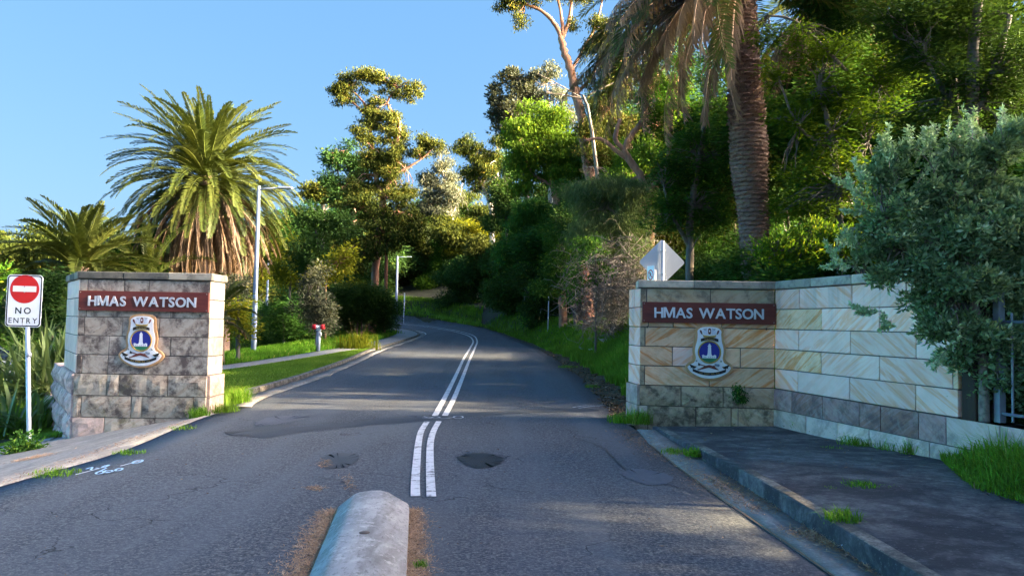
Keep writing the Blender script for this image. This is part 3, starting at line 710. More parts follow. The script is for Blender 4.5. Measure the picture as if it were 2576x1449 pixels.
def outline(pts, n=6):
    """right-hand half profile top to bottom, mirrored and smoothed"""
    P = [(x, z) for x, z in pts] + [(-x, z) for x, z in pts[::-1] if x > 1e-6]
    q, _ = smooth_path([(x, 0, z) for x, z in P] + [(P[0][0], 0, P[0][1])], [0] * (len(P) + 1), n)
    return [(v.x, v.z) for v in q[:-1]]
K = .00136
HALF = [(0, 595), (90, 600), (145, 622), (172, 660), (170, 710), (178, 790), (196, 860), (200, 930), (192, 1000), (212, 1038), (250, 1062), (283, 1100), (284, 1135), (250, 1185), (190, 1225), (100, 1262), (0, 1275)]
plain_sail = plain('sail_enamel', (.62, .66, .74), .4, 0, .1)
def crest(O, u, n, s, ztop, label):
    c = O + u * s + n * .012
    e = empty('ship_crest', (c.x, c.y, ztop), label, 'crest', 'painted crests under the name boards', math.atan2(u.y, u.x))
    zz = lambda y: -(y - 595) * K
    H = [(x * K, zz(y)) for x, y in HALF]
    prism('backing_board', outline(H), .035, M_timber, e, .008)
    # white field, inset
    H2 = [(0, 622), (75, 627), (118, 645), (143, 675), (140, 720), (148, 800), (166, 865), (170, 930), (160, 1005), (178, 1055), (215, 1078), (254, 1108), (254, 1130), (225, 1170), (175, 1203), (95, 1238), (0, 1250)]
    prism('white_field', outline([(x * K, zz(y)) for x, y in H2]), .014, M_white, e, .004, (0, -.034, 0))
    ccz = zz(930)
    circ = lambda r, k=40, cz=ccz: [(r * math.cos(a), cz + r * math.sin(a)) for a in np.linspace(0, 2 * math.pi, k, endpoint=False)]
    prism('blue_disc', circ(124 * K), .006, M_blue, e, 0, (0, -.048, 0))
    # rope ring, twisted
    bm = bmesh.new()
    for ph in (0, math.pi):
        pts = []
        for a in np.linspace(0, 2 * math.pi, 160):
            r = 131 * K + .007 * math.cos(a * 30 + ph); y = -.054 + .007 * math.sin(a * 30 + ph); pts.append((r * math.cos(a), y, ccz + r * math.sin(a)))
        add_tube(bm, pts, .0075, 5, False)
    link('rope_ring', mesh_bm('rope_ring', bm), M_gold, e, None, None, True)
    Z = lambda y: zz(y)
    def flat(name, pts, m, y=-.0545, d=.004, loc=None, rot=None): return prism(name, [(x * K, Z(yy)) for x, yy in pts], d, m, e, 0, (0, y, 0), rot)
    # hill and lighthouse
    hill = [(124 * math.cos(a), 930 + 124 * math.sin(a)) for a in np.linspace(math.radians(38), math.radians(142), 14)]
    hill = hill + [(-60, 1003), (-20, 996), (30, 998), (75, 1005)]
    flat('green_hill', hill, M_green, -.0540)
    flat('lighthouse', [(-86, 1003), (-86, 975), (-92, 972), (-92, 966), (-78, 966), (-76, 956), (-70, 966), (-60, 966), (-58, 972), (-30, 972), (-30, 966), (-22, 950), (-17, 860), (-22, 856), (-22, 850), (-14, 850), (-12, 836), (0, 822), (12, 836), (14, 850), (22, 850), (22, 856), (17, 860), (22, 950), (30, 966), (30, 972), (46, 972), (48, 966), (58, 966), (64, 956), (70, 966), (80, 966), (80, 1003)], M_white, -.0585, .005)
    for x in (-64, -44, -8, 14, 40, 62): flat('window', [(x - 4, 997), (x - 4, 984), (x + 4, 984), (x + 4, 997)], M_grey, -.0637, .0015)
    # naval crown
    flat('crown_band', [(-72, 725), (-78, 712), (-80, 722), (-70, 748), (0, 756), (70, 748), (80, 722), (78, 712), (72, 725), (0, 732)], M_gold, -.0485, .008)
    flat('crown_foot', [(-64, 756), (-62, 778), (0, 786), (62, 778), (64, 756), (0, 764)], M_gold, -.0485, .009)
    for sx in (-1, 1):
        flat('sail', [(sx * x, y) for x, y in ((24, 716), (34, 680), (30, 652), (66, 648), (76, 668), (70, 712))][::sx], plain_sail, -.0485, .006)
        flat('stern', [(sx * x, y) for x, y in ((84, 712), (96, 668), (118, 660), (112, 690), (94, 715))][::sx], M_brown, -.0485, .006)
        flat('crown_bar', [(sx * x, y) for x, y in ((36, 664), (66, 656), (66, 660), (36, 669))][::sx], M_black, -.0550, .002)
        flat('crown_bar', [(sx * x, y) for x, y in ((28, 640), (74, 646), (74, 650), (28, 645))][::sx], M_black, -.0486, .003)
    flat('crown_lamp', [(-18, 662), (-12, 640), (12, 640), (18, 662), (18, 690), (10, 712), (-10, 712), (-18, 690)], M_brown, -.0485, .010)
    flat('crown_lamp_glass', [(-8, 662), (8, 662), (8, 684), (-8, 684)], M_white, -.0590, .002)
    # nameplate, bowed
    arc = [(x, 772 - 14 * (1 - (x / 105) ** 2) ) for x in np.linspace(-105, 105, 13)]
    flat('name_scroll', [(x, y - 14 + abs(x) * .1) for x, y in arc] + [(x, y + 22 + abs(x) * .1) for x, y in arc[::-1]], M_black, -.0620, .004)
    letters('WATSON', e, -62 * K, 62 * K, 0, 20 * K, M_gold, -.0665, off=.0, ext=.001, arc=(0, Z(778) - .55, .55, 1), name='letter')
    # crossed horn and spear with boomerangs
    def bar(name, x0, y0, x1, y1, w0, w1, m, y):
        dx, dy = x1 - x0, y1 - y0; l = math.hypot(dx, dy); px, py = -dy / l, dx / l
        flat(name, [(x0 + px * w0, y0 + py * w0), (x1 + px * w1, y1 + py * w1), (x1 - px * w1, y1 - py * w1), (x0 - px * w0, y0 - py * w0)], m, y, .004)
    bar('shaft', -110, 1082, 108, 1142, 6, 5, M_brown, -.0485); bar('shaft', 95, 1085, -140, 1145, 4, 7, M_brown, -.0530)
    flat('horn_bell', [(-132, 1058), (-104, 1078), (-112, 1096), (-138, 1092)], M_black, -.0530, .005)
    flat('axe_head', [(62, 1068), (120, 1074), (122, 1092), (110, 1104), (88, 1098), (62, 1080)], M_grey, -.0575, .006)
    flat('boomerang', [(-130, 1140), (-60, 1100), (0, 1084), (60, 1100), (118, 1148), (50, 1122), (0, 1104), (-60, 1124)], M_brown, -.0575, .004)
    # motto scroll
    xs = np.linspace(-200, 200, 17)
    top = [(x, 1178 - 46 * (x / 200) ** 2) for x in xs]
    flat('motto_scroll', [(x, y) for x, y in top] + [(x * .99, y + 34) for x, y in top[::-1]], M_black, -.0485, .006)
    for sx in (-1, 1):
        flat('scroll_end', [(sx * x, y) for x, y in ((200, 1132), (172, 1128), (150, 1104), (184, 1098), (232, 1080), (240, 1086), (222, 1112), (226, 1128), (206, 1120))][::sx], M_black, -.0485, .009)
        flat('scroll_edge', [(sx * x, y) for x, y in ((150, 1104), (184, 1098), (186, 1102), (154, 1110))][::sx], M_gold, -.0580, .002)
    letters('WE FIND WE FIX', e, -125 * K, 125 * K, 0, 17 * K, M_gold, -.0555, off=.0, ext=.001, arc=(0, Z(1203) + .62, .62, -1), name='letter')
    for x in (-154, 140): tube('screw_cap', [(x * K, -.034, Z(1038)), (x * K, -.056, Z(1038))], [.021, .015], M_screw, e, 12)
    return e
crest(A0, uf, nf, LF * .515, 1.665, 'crest with white lighthouse on blue, fixed to the clean banded sandstone wall')
crest(C0, up_, np_, LP * .50, 1.675, 'crest with white lighthouse on blue, fixed to the stained grey pillar')
# small iron pins in the stone
for i, (O, u, n, s, z) in enumerate(((A0, uf, nf, .12, 1.60), (A0, uf, nf, LF * .935, 1.60), (C0, up_, np_, LP * .93, 1.66))):
    p = O + u * s + n * .0
    o = tube('iron_pin', [(0, 0, 0), tuple(n * .02), (n.x * .03, n.y * .03, .025)], .011, M_black, (RW if i < 2 else LWL), 6); o.location = Vector((p.x, p.y, z)) - o.parent.location
# ================================================================== STREET FURNITURE
M_galv = plain('galvanised_steel', (.42, .45, .50), .45, .55, .12, 6)
M_alu = plain('aluminium_sheet', (.50, .53, .58), .35, .55, .05, 3)
M_pole = plain('grey_painted_pole', (.17, .21, .28), .42, .35, .08, 3)
M_signw = plain('white_sign_sheet', (.78, .79, .80), .35, 0, .03)
M_signr = plain('red_sign_print', (.55, .010, .008), .35, 0, .05)
M_cone = plain('pale_kerb_concrete', (.42, .43, .44), .85, 0, .14, 25, .4)
M_lamp = plain('lamp_glass', (.7, .7, .68), .2, 0, .02)

def rrect(w, h, r, k=5):
    o = []
    for cx, cy, a0 in ((w / 2 - r, h / 2 - r, 0), (-w / 2 + r, h / 2 - r, 90), (-w / 2 + r, -h / 2 + r, 180), (w / 2 - r, -h / 2 + r, 270)):
        for i in range(k + 1):
            a = math.radians(a0 + 90 * i / k); o.append((cx + r * math.cos(a), cy + r * math.sin(a)))
    return o
# ---- NO ENTRY sign
Yn = 12.1; top = at(61, 757, Yn); base = at(74, 1120, Yn); gz = Tz(base.x, Yn)
e = empty('no_entry_sign', (base.x, Yn, gz), 'red and white NO ENTRY sign on a leaning grey pole', 'traffic sign')
ctr = top - Vector((base.x, Yn, gz)); W = 87 / ppm(Yn); H = 131 / ppm(Yn)
tube('post', [(0, 0, -.3), (0, 0, 0), (ctr.x * .97, .04, ctr.z + H * .35)], .034, M_galv, e, 12)
pl = empty('sign_plate', ctr, None); pl.parent = e; pl.rotation_euler = (0, math.radians(-1.0), math.radians(4))
bpy.data.objects.remove(pl)
rot = (0, math.radians(.6), math.radians(3))
pl = prism('sign_plate', rrect(W, H, .06), .006, M_signw, e, 0, (ctr.x, ctr.y, ctr.z), rot)
def on(name, out, y, m, d=.0015, loc=(0, 0)): return prism(name, [(x + loc[0], z + loc[1]) for x, z in out], d, m, pl, 0, (0, y, 0))
# black border as a ring
def ring(name, o1, o2, y, m, d=.0015, par=None):
    bm = bmesh.new(); n = len(o1)
    a = [bm.verts.new((x, 0, z)) for x, z in o1]; b2 = [bm.verts.new((x, 0, z)) for x, z in o2]
    a2 = [bm.verts.new((x, -d, z)) for x, z in o1]; b3 = [bm.verts.new((x, -d, z)) for x, z in o2]
    for i in range(n):
        j = (i + 1) % n
        bm.faces.new((a2[i], a2[j], b3[j], b3[i])); bm.faces.new((a[i], a[j], a2[j], a2[i])); bm.faces.new((b2[i], b2[j], b3[j], b3[i]))
    return link(name, mesh_bm(name, bm), m, par or pl, (0, y, 0))
ring('border', rrect(W * .965, H * .977, .052), rrect(W * .90, H * .935, .042), -.0062, M_black)
cz = H * .225; R = W * .41
on('red_disc', [(R * math.cos(a), cz + R * math.sin(a)) for a in np.linspace(0, 2 * math.pi, 40, endpoint=False)], -.0062, M_signr)
on('white_bar', [(-R * .8, cz - R * .18), (R * .8, cz - R * .18), (R * .8, cz + R * .22), (-R * .8, cz + R * .22)], -.0082, M_signw)
letters('NO', pl, -W * .23, W * .21, -H * .245, H * .125, M_black, -.0068, off=.018, ext=.0008)
letters('ENTRY', pl, -W * .40, W * .40, -H * .425, H * .105, M_black, -.0068, off=.008, ext=.0008)
for z in (cz + .04, cz - .045, -H * .45): tube('bolt', [(0, -.008, z), (0, -.014, z)], .010, M_screw, pl, 8)
tube('collar', [(ctr.x * .45, .018, ctr.z * .62), (ctr.x * .47, .019, ctr.z * .65)], .038, M_galv, e, 12)

# ---- street lamps
def lamp(px, py_base, py_top, Y, arm, head, label, rb, rt, zb=None):
    b = at(px, py_base, Y); t_ = at(px - 1, py_top, Y); z0 = Tz(b.x, Y) if zb is None else zb; Hh = t_.z - z0
    e = empty('street_lamp', (b.x, Y, z0), label, 'street lamp', 'grey street lamps along the road')
    tube('pole', [(0, 0, -.3), (0, 0, .02), (0, 0, Hh)], [rb, rb, rt], M_pole, e, 16)
    tube('pole_cap', [(0, 0, Hh), (0, 0, Hh + .04)], [rt * 1.08, rt * .7], M_pole, e, 12)
    tube('arm', [(0, 0, Hh - .16), (arm * .25, 0, Hh - .08), (arm, 0, Hh - .04)], [.05, .042, .036], M_pole, e, 8)
    bm = bmesh.new(); add_box(bm, (arm + head / 2, 0, Hh - .03), (head, .26, .10), None, .03, 2); hd = link('lamp_head', mesh_bm('lamp_head', bm), M_alu, e)
    bm = bmesh.new(); add_box(bm, (arm + head / 2 + .05, 0, Hh - .072), (head * .7, .18, .015)); link('lens', mesh_bm('lens', bm), M_lamp, hd)
    bm = bmesh.new(); add_box(bm, (0, -rb * .98, .9), (.10, .02, .28), None, .004); link('access_door', mesh_bm('access_door', bm), M_pole, e)
    return e
lamp(637.5, 894, 470, 33, .85, .62, 'tall grey street lamp beside the footpath, just behind the stained pillar', .115, .075)
lamp(996, 806, 645, 88, 1.05, .60, 'grey street lamp standing at the bend of the road', .16, .11)
lamp(672, 752, 655, 62, .01, .3, 'short pale lamp post on the hill path behind the palm', .10, .07)

# ---- fire hydrant
b = at(800, 890, 35.3); hy = empty('fire_hydrant', (b.x, 35.3, Tz(b.x, 35.3) + .08), 'grey hydrant post with two red capped outlets on the lawn', 'hydrant')
tube('post', [(0, 0, -.2), (0, 0, .98)], [.10, .10], M_pole, hy, 14); tube('post_cap', [(0, 0, .98), (0, 0, 1.02)], [.12, .12], M_signw, hy, 14)
hb = tube('head', [(0, 0, 1.02), (0, 0, 1.09), (0, 0, 1.14)], [.07, .10, .06], M_signw, hy, 12)
M_red = plain('red_gloss_paint', (.50, .012, .02), .3, 0, .15, 20)
for sx in (-1, 1):
    tube('outlet_neck', [(sx * .02, -.02, 1.13), (sx * .14, -.06, 1.14)], [.085, .085], M_signw, hy, 12)
    tube('outlet_cap', [(sx * .13, -.06, 1.14), (sx * .15, -.066, 1.14), (sx * .26, -.10, 1.14), (sx * .29, -.11, 1.14)], [.115, .12, .12, .075], M_red, hy, 12)
tube('valve_box', [(.10, -.05, .72), (.14, -.07, .88)], [.035, .035], M_signw, hy, 8)

# ---- narrow posts along the road
def post(px, pb, pt, Y, lean, label, plate=None, r=.03):
    b = at(px, pb, Y); z0 = Tz(b.x, Y); t_ = at(px + lean, pt, Y)
    e = empty('sign_post', (b.x, Y, z0), label, 'sign post'); d = Vector((t_.x - b.x, 0, t_.z - z0))
    tube('post', [(0, 0, -.2), (0, 0, 0), tuple(d)], r, M_galv, e, 8)
    if plate:
        w, h, rz = plate; bm = bmesh.new(); add_box(bm, (0, 0, 0), (w, .006, h), None, 0); link('sign_plate', mesh_bm('sign_plate', bm), M_signw, e, (d.x, -.035, d.z - h / 2 + .05), (0, 0, rz))
    return e
post(1378, 838, 733, 52, 3, 'thin leaning post with an edge-on plate in the right grass bank', (.06, .55, 0), .035)
post(1015, 822, 738, 80, 3, 'thin grey post with a narrow plate at the road bend', (.12, .9, 0), .045)
# ---- back of diamond warning sign behind the pier
Yd = 14.7; c = at(1665, 660, Yd); g = Tz(c.x, Yd)
e = empty('warning_sign', (c.x, Yd, g), 'bare metal back of a diamond warning sign rising behind the gate wall', 'traffic sign')
q = 112 / ppm(Yd) / math.sqrt(2)
def rot45(o): return [((x - z) * math.sqrt(.5), (x + z) * math.sqrt(.5)) for x, z in o]
prism('diamond_plate', rot45(rrect(q + .03, q + .03, .05)), .005, M_alu, e, 0, (0, .0, c.z - g))
tube('post', [(.01, -.045, -.2), (.01, -.045, c.z - g + q * .68)], .032, M_galv, e, 12)
tube('clamp', [(.01, -.045, c.z - g + .21), (.01, -.045, c.z - g + .235)], .040, M_alu, e, 12)
tube('clamp', [(.01, -.045, c.z - g - .24), (.01, -.045, c.z - g - .215)], .040, M_alu, e, 12)
c2 = at(1637, 689, 14.3); g2 = Tz(c2.x, 14.3)
e = empty('parking_sign', (c2.x, 14.3, g2), 'narrow white no-parking plate seen nearly edge-on beside the diamond sign', 'traffic sign')
bm = bmesh.new(); add_box(bm, (0, 0, 0), (.26, .006, .40), None, .002); pp = link('sign_plate', mesh_bm('sign_plate', bm), M_signw, e, (0, 0, c2.z - g2 - .05), (0, 0, math.radians(-70)))
ring('red_ring', [(.1 * math.cos(a), .03 + .1 * math.sin(a)) for a in np.linspace(0, 6.283, 24, endpoint=False)], [(.078 * math.cos(a), .03 + .078 * math.sin(a)) for a in np.linspace(0, 6.283, 24, endpoint=False)], -.0035, M_signr, .001, pp)
prism('red_slash', [(-.07, .085), (-.055, .10), (.07, -.025), (.055, -.04)], .001, M_signr, pp, 0, (0, -.0036, 0))
letters('P', pp, -.035, .035, -.02, .10, M_black, -.0045, off=.01, ext=.0005)
tube('post', [(.09, .06, -.2), (.09, .06, c2.z - g2 + .08)], .028, M_galv, e, 10)

# ---- concrete island nose
def island():
    ax0, ax1 = Vector((-.66, 2.6)), Vector((-1.155, 6.62)); d = (ax1 - ax0).normalized(); r = Vector((d.y, -d.x)); wh = .305
    prof = [(-1.0, 0), (-.99, .035), (-.62, .125), (-.50, .142), (-.2, .152), (.18, .150), (.42, .135), (.52, .118), (.97, .045), (1.0, 0)]
    L = (ax1 - ax0).length; V = []; st = list(np.linspace(0, L, 22)) + [L + wh * math.sin(a) * 1.05 for a in np.linspace(.10, math.pi / 2, 18)]
    for i, s in enumerate(st):
        k = 1.0
        if s > L: k = math.sqrt(max(0.0, 1 - ((s - L) / (wh * 1.06)) ** 2))
        c = ax0 + d * s
        for a, z in prof:
            zz = z * (1 if s <= L else (.35 + .65 * k ** .8)) * (0.0 if k < .02 else 1) if s > L else z
            p = c + r * (a * wh * k); V.append((p.x, p.y, zz + .002 + .0025 * math.sin(s * 9 + a * 5)))
    m = len(prof); n = len(st); idx = np.arange(n * m).reshape(n, m)
    q = np.stack([idx[:-1, :-1], idx[:-1, 1:], idx[1:, 1:], idx[1:, :-1]], -1).reshape(-1, 4)
    me = mesh_np('island', V, q); me.shade_smooth(); 
    e = empty('traffic_island', (0, 0, 0), 'pale concrete median island with a rounded nose in the middle of the road', 'traffic island')
    mt, nt, b = mat('island_concrete'); t = NT(nt); v = t.coord(); n1 = t.noise(v, 1.6, 5, .6); f = t.noise(t.mapping(v, (1, .6, 1)), 30, 5, .8); st_ = t.noise(t.mapping(v, (3, .6, 1)), 2.2, 5, .7)
    col = t.mix(t.ramp(n1, [(.35, 0.), (.65, 1.)]), (.27, .275, .28), (.40, .40, .40)); col = t.mix(t.ramp(f, [(.36, .85), (.47, 0.)]), col, (.13, .13, .135)); col = t.mix(t.ramp(st_, [(.46, 0.), (.66, .75)]), col, (.15, .15, .135)); col = t.mix(t.ramp(t.noise(v, 9, 6, .8), [(.55, 0.), (.63, .7)]), col, (.52, .52, .50))
    t.inp(b, 'Base Color', col); b.inputs['Roughness'].default_value = .85; t.inp(b, 'Normal', t.bump(f, .5, .006))
    link('body', me, mt, e)
    c = ax0 + d * (L * .70); hole = tube('drain_hole', [(c.x, c.y, .146), (c.x, c.y, .1555)], [.038, .038], plain('rusty_plug', (.10, .075, .06), .8), e, 14)
    return ax0, ax1, d, r, wh
ISL = island()

# ---- fence over the low wall, under the silvery shrub
fe = empty('picket_fence', (5.5, 8.3, .63), 'white metal picket fence on the low wall behind the silvery shrub', 'fence')
fw = uw; f0 = A1 + uw * (LW + .35) - nw * .22
M_fence = plain('grey_white_fence_paint', (.24, .26, .29), .5, .2, .15)
for i in range(13):
    p = f0 + fw * (.17 * i) - Vector((5.5, 8.3, 0)); big = i in (0, 11)
    bm = bmesh.new(); add_box(bm, (0, 0, .78 if big else .62), (.085 if big else .022, .085 if big else .022, 1.6 if big else 1.2), None, .004); 
    link('fence_post' if big else 'picket', mesh_bm('picket', bm), M_fence, fe, (p.x, p.y, 0), (0, 0, math.atan2(fw.y, fw.x)))
for z in (.10, 1.12):
    p0 = f0 - Vector((5.5, 8.3, 0)); p1 = p0 + fw * 2.04; tube('rail', [(p0.x, p0.y, z), (p1.x, p1.y, z)], .02, M_fence, fe, 6)
M_dkend = bark_mat('dark_brown_end', (.022, .012, .007), (.05, .028, .015), 3, .3, .4)
gp = A1 + uw * (LW + .12) - nw * .13
bm = bmesh.new(); add_box(bm, (0, 0, .78), (.20, .22, 1.62), None, .01)  # plain dark brown upright box closing the wall's end
o = link('dark_end_block', mesh_bm('dark_end_block', bm), M_dkend, None, (gp.x, gp.y, .63), (0, 0, math.atan2(uw.y, uw.x))); tag(o, 'dark brown upright block closing the end of the sandstone wall', 'post')

# ---- parked car, mostly beyond the left edge
def car():
    x0, y0 = -16.1, 21.6; z0 = Tz(x0, y0); e = empty('parked_car', (x0, y0, z0), 'pale silver car with roof rails parked at the left edge behind the spiky flax', 'car', rz=math.radians(-12))
    M_car = plain('silver_car_paint', (.40, .45, .50), .25, .5, .03); M_gl = plain('car_glass', (.02, .03, .04), .08, 0, .02); M_ty = plain('tyre_rubber', (.015, .015, .015), .8)
    prof = [(-2.15, .35), (-2.2, .75), (-2.1, .95), (-1.25, 1.05), (-.6, 1.48), (.1, 1.56), (1.25, 1.52), (1.95, 1.10), (2.15, 1.0), (2.2, .55), (2.1, .33)]
    bm = bmesh.new(); rings = []
    for yy, k in ((-.86, .93), (-.80, 1.0), (0, 1.012), (.80, 1.0), (.86, .93)):
        rings.append([bm.verts.new((x * (1 if abs(yy) < .85 else .985), yy * (1 - .16 * max(0, z - .95) / .6), .35 + (z - .35) * k)) for x, z in prof])
    for r0, r1 in zip(rings, rings[1:]):
        for i in range(len(prof)): bm.faces.new((r0[i], r0[(i + 1) % len(prof)], r1[(i + 1) % len(prof)], r1[i]))
    bm.faces.new(rings[0]); bm.faces.new(rings[-1][::-1]); link('body', mesh_bm('body', bm), M_car, e)
    for sy in (-1, 1):
        prism('side_window', [(-1.0, 1.07), (-.5, 1.40), (1.2, 1.42), (1.7, 1.12)], .012, M_gl, e, 0, (0, sy * .845 + (.0 if sy < 0 else .012), 0), (math.radians(-8 * sy), 0, 0))
        tube('roof_rail', [(-.5, sy * .62, 1.53), (-.4, sy * .62, 1.62), (1.2, sy * .62, 1.62), (1.3, sy * .62, 1.54)], .02, M_black, e, 6)
        for wx in (-1.35, 1.38):
            wz = tube('wheel', [(wx, sy * .68, .33), (wx, sy * .88, .33)], [.33, .33], M_ty, e, 20); tube('rim', [(wx, sy * .86, .33), (wx, sy * .895, .33)], [.21, .19], M_alu, wz, 14)
        bm = bmesh.new(); add_box(bm, (2.13, sy * .62, .85), (.12, .3, .16), None, .03); link('headlight', mesh_bm('headlight', bm), M_lamp, e)
    bm = bmesh.new(); add_box(bm, (-.93, 0, 1.275), (.03, 1.35, .52), Matrix.Rotation(math.radians(57), 3, 'Y'), 0); link('windscreen', mesh_bm('windscreen', bm), M_gl, e)
    bm = bmesh.new(); add_box(bm, (1.63, 0, 1.33), (.03, 1.3, .5), Matrix.Rotation(math.radians(-58), 3, 'Y'), 0); link('rear_window', mesh_bm('rear_window', bm), M_gl, e)
car()
# ---- litter
def litter(px, py, w, col, label, Y=None):
    x, y = gnd(px, py); z = Tz(x, y) + .22; bm = bmesh.new(); bmesh.ops.create_grid(bm, x_segments=4, y_segments=3, size=.5)
    for v in bm.verts: v.co = Vector((v.co.x * w, v.co.y * w * .6, random.uniform(-.03, .05)))
    o = link('litter', mesh_bm('litter', bm), plain('litter_paper', col, .7), None, (x, y, z), (.35, .1, random.random())); tag(o, label, 'litter')
litter(1524, 872, .62, (.62, .66, .68), 'crumpled white sheet lying in the grass bank near the gate wall')
litter(1466, 890, .36, (.38, .50, .46), 'pale green plastic bag caught low in the grass bank')
litter(1490, 894, .30, (.60, .62, .62), 'small white paper scrap beside the pale green bag')
x, y = gnd(2136, 1384)
bm = bmesh.new(); bmesh.ops.create_grid(bm, x_segments=4, y_segments=3, size=.5)
for v in bm.verts: v.co = Vector((v.co.x * .13, v.co.y * .07, random.uniform(0, .02)))
tag(link('litter', mesh_bm('litter', bm), plain('white_paper', (.6, .65, .7), .7), None, (x, y, .035), (.1, 0, .8)), 'torn white paper scrap among brown needles in the gutter', 'litter')
# ================================================================== VEGETATION
L_olive = leaf_mat('olive_gum_leaves', (.022, .040, .008), (.072, .088, .011), (.14, .11, .016), .20)
L_green = leaf_mat('fresh_green_leaves', (0.022, 0.066, 0.010), (0.089, 0.212, 0.017), (0.355, 0.410, 0.027), .42)
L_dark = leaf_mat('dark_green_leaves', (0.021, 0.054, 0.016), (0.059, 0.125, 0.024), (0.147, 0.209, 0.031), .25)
L_deep = leaf_mat('deep_green_leaves', (0.023, 0.067, 0.016), (0.067, 0.190, 0.032), (0.223, 0.341, 0.045), .35)
L_grey = leaf_mat('grey_green_leaves', (0.034, 0.044, 0.032), (0.103, 0.120, 0.080), (0.183, 0.160, 0.080), .25)
L_silver = leaf_mat('silvery_leaves', (.060, .135, .045), (.40, .55, .29), (.58, .70, .48), .4, .65, .12)
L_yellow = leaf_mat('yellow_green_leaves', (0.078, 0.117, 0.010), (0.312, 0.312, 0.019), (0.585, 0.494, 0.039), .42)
L_casu = leaf_mat('casuarina_needles', (.060, .100, .030), (.19, .25, .10), (.30, .30, .14), .25)
L_grass = leaf_mat('long_grass', (.052, .14, .012), (.20, .46, .030), (.52, .50, .13), .38)
L_lawn = leaf_mat('mown_grass', (0.075, 0.165, 0.018), (0.195, 0.360, 0.037), (0.420, 0.450, 0.090), .35)
L_palm = leaf_mat('palm_leaflets', (0.018, 0.034, 0.006), (0.069, 0.094, 0.014), (0.210, 0.177, 0.040), .25, .5, .25)
L_dead = leaf_mat('dead_palm_leaflets', (.085, .058, .042), (.32, .215, .145), (.46, .34, .23), .25, .8, .15)
L_flax = leaf_mat('flax_blades', (0.034, 0.071, 0.024), (0.168, 0.244, 0.076), (0.600, 0.600, 0.134), .25, .5, .25)
L_litter = leaf_mat('fallen_leaves', (0.060, 0.035, 0.020), (0.200, 0.130, 0.080), (0.380, 0.280, 0.180), .1, .8, .2)
L_needle = leaf_mat('fallen_needles', (.24, .12, .06), (.52, .34, .21), (.70, .54, .38), .1, .8, .2)
B_red = bark_mat('red_brown_bark', (.09, .032, .018), (.26, .10, .055))
B_gum = bark_mat('orange_gum_bark', (.16, .075, .045), (.42, .21, .13), 2.5, .2, .25)
B_pale = bark_mat('pale_gum_bark', (.26, .22, .18), (.50, .45, .38), 2, .25, .2)
B_grey = bark_mat('grey_bark', (.07, .06, .05), (.18, .155, .13))
B_palm = bark_mat('palm_bark', (.10, .062, .045), (.28, .18, .13), 3, 1.6, .6)
B_twig = bark_mat('dry_twigs', (.11, .09, .07), (.30, .245, .19), 5, 1, .1)

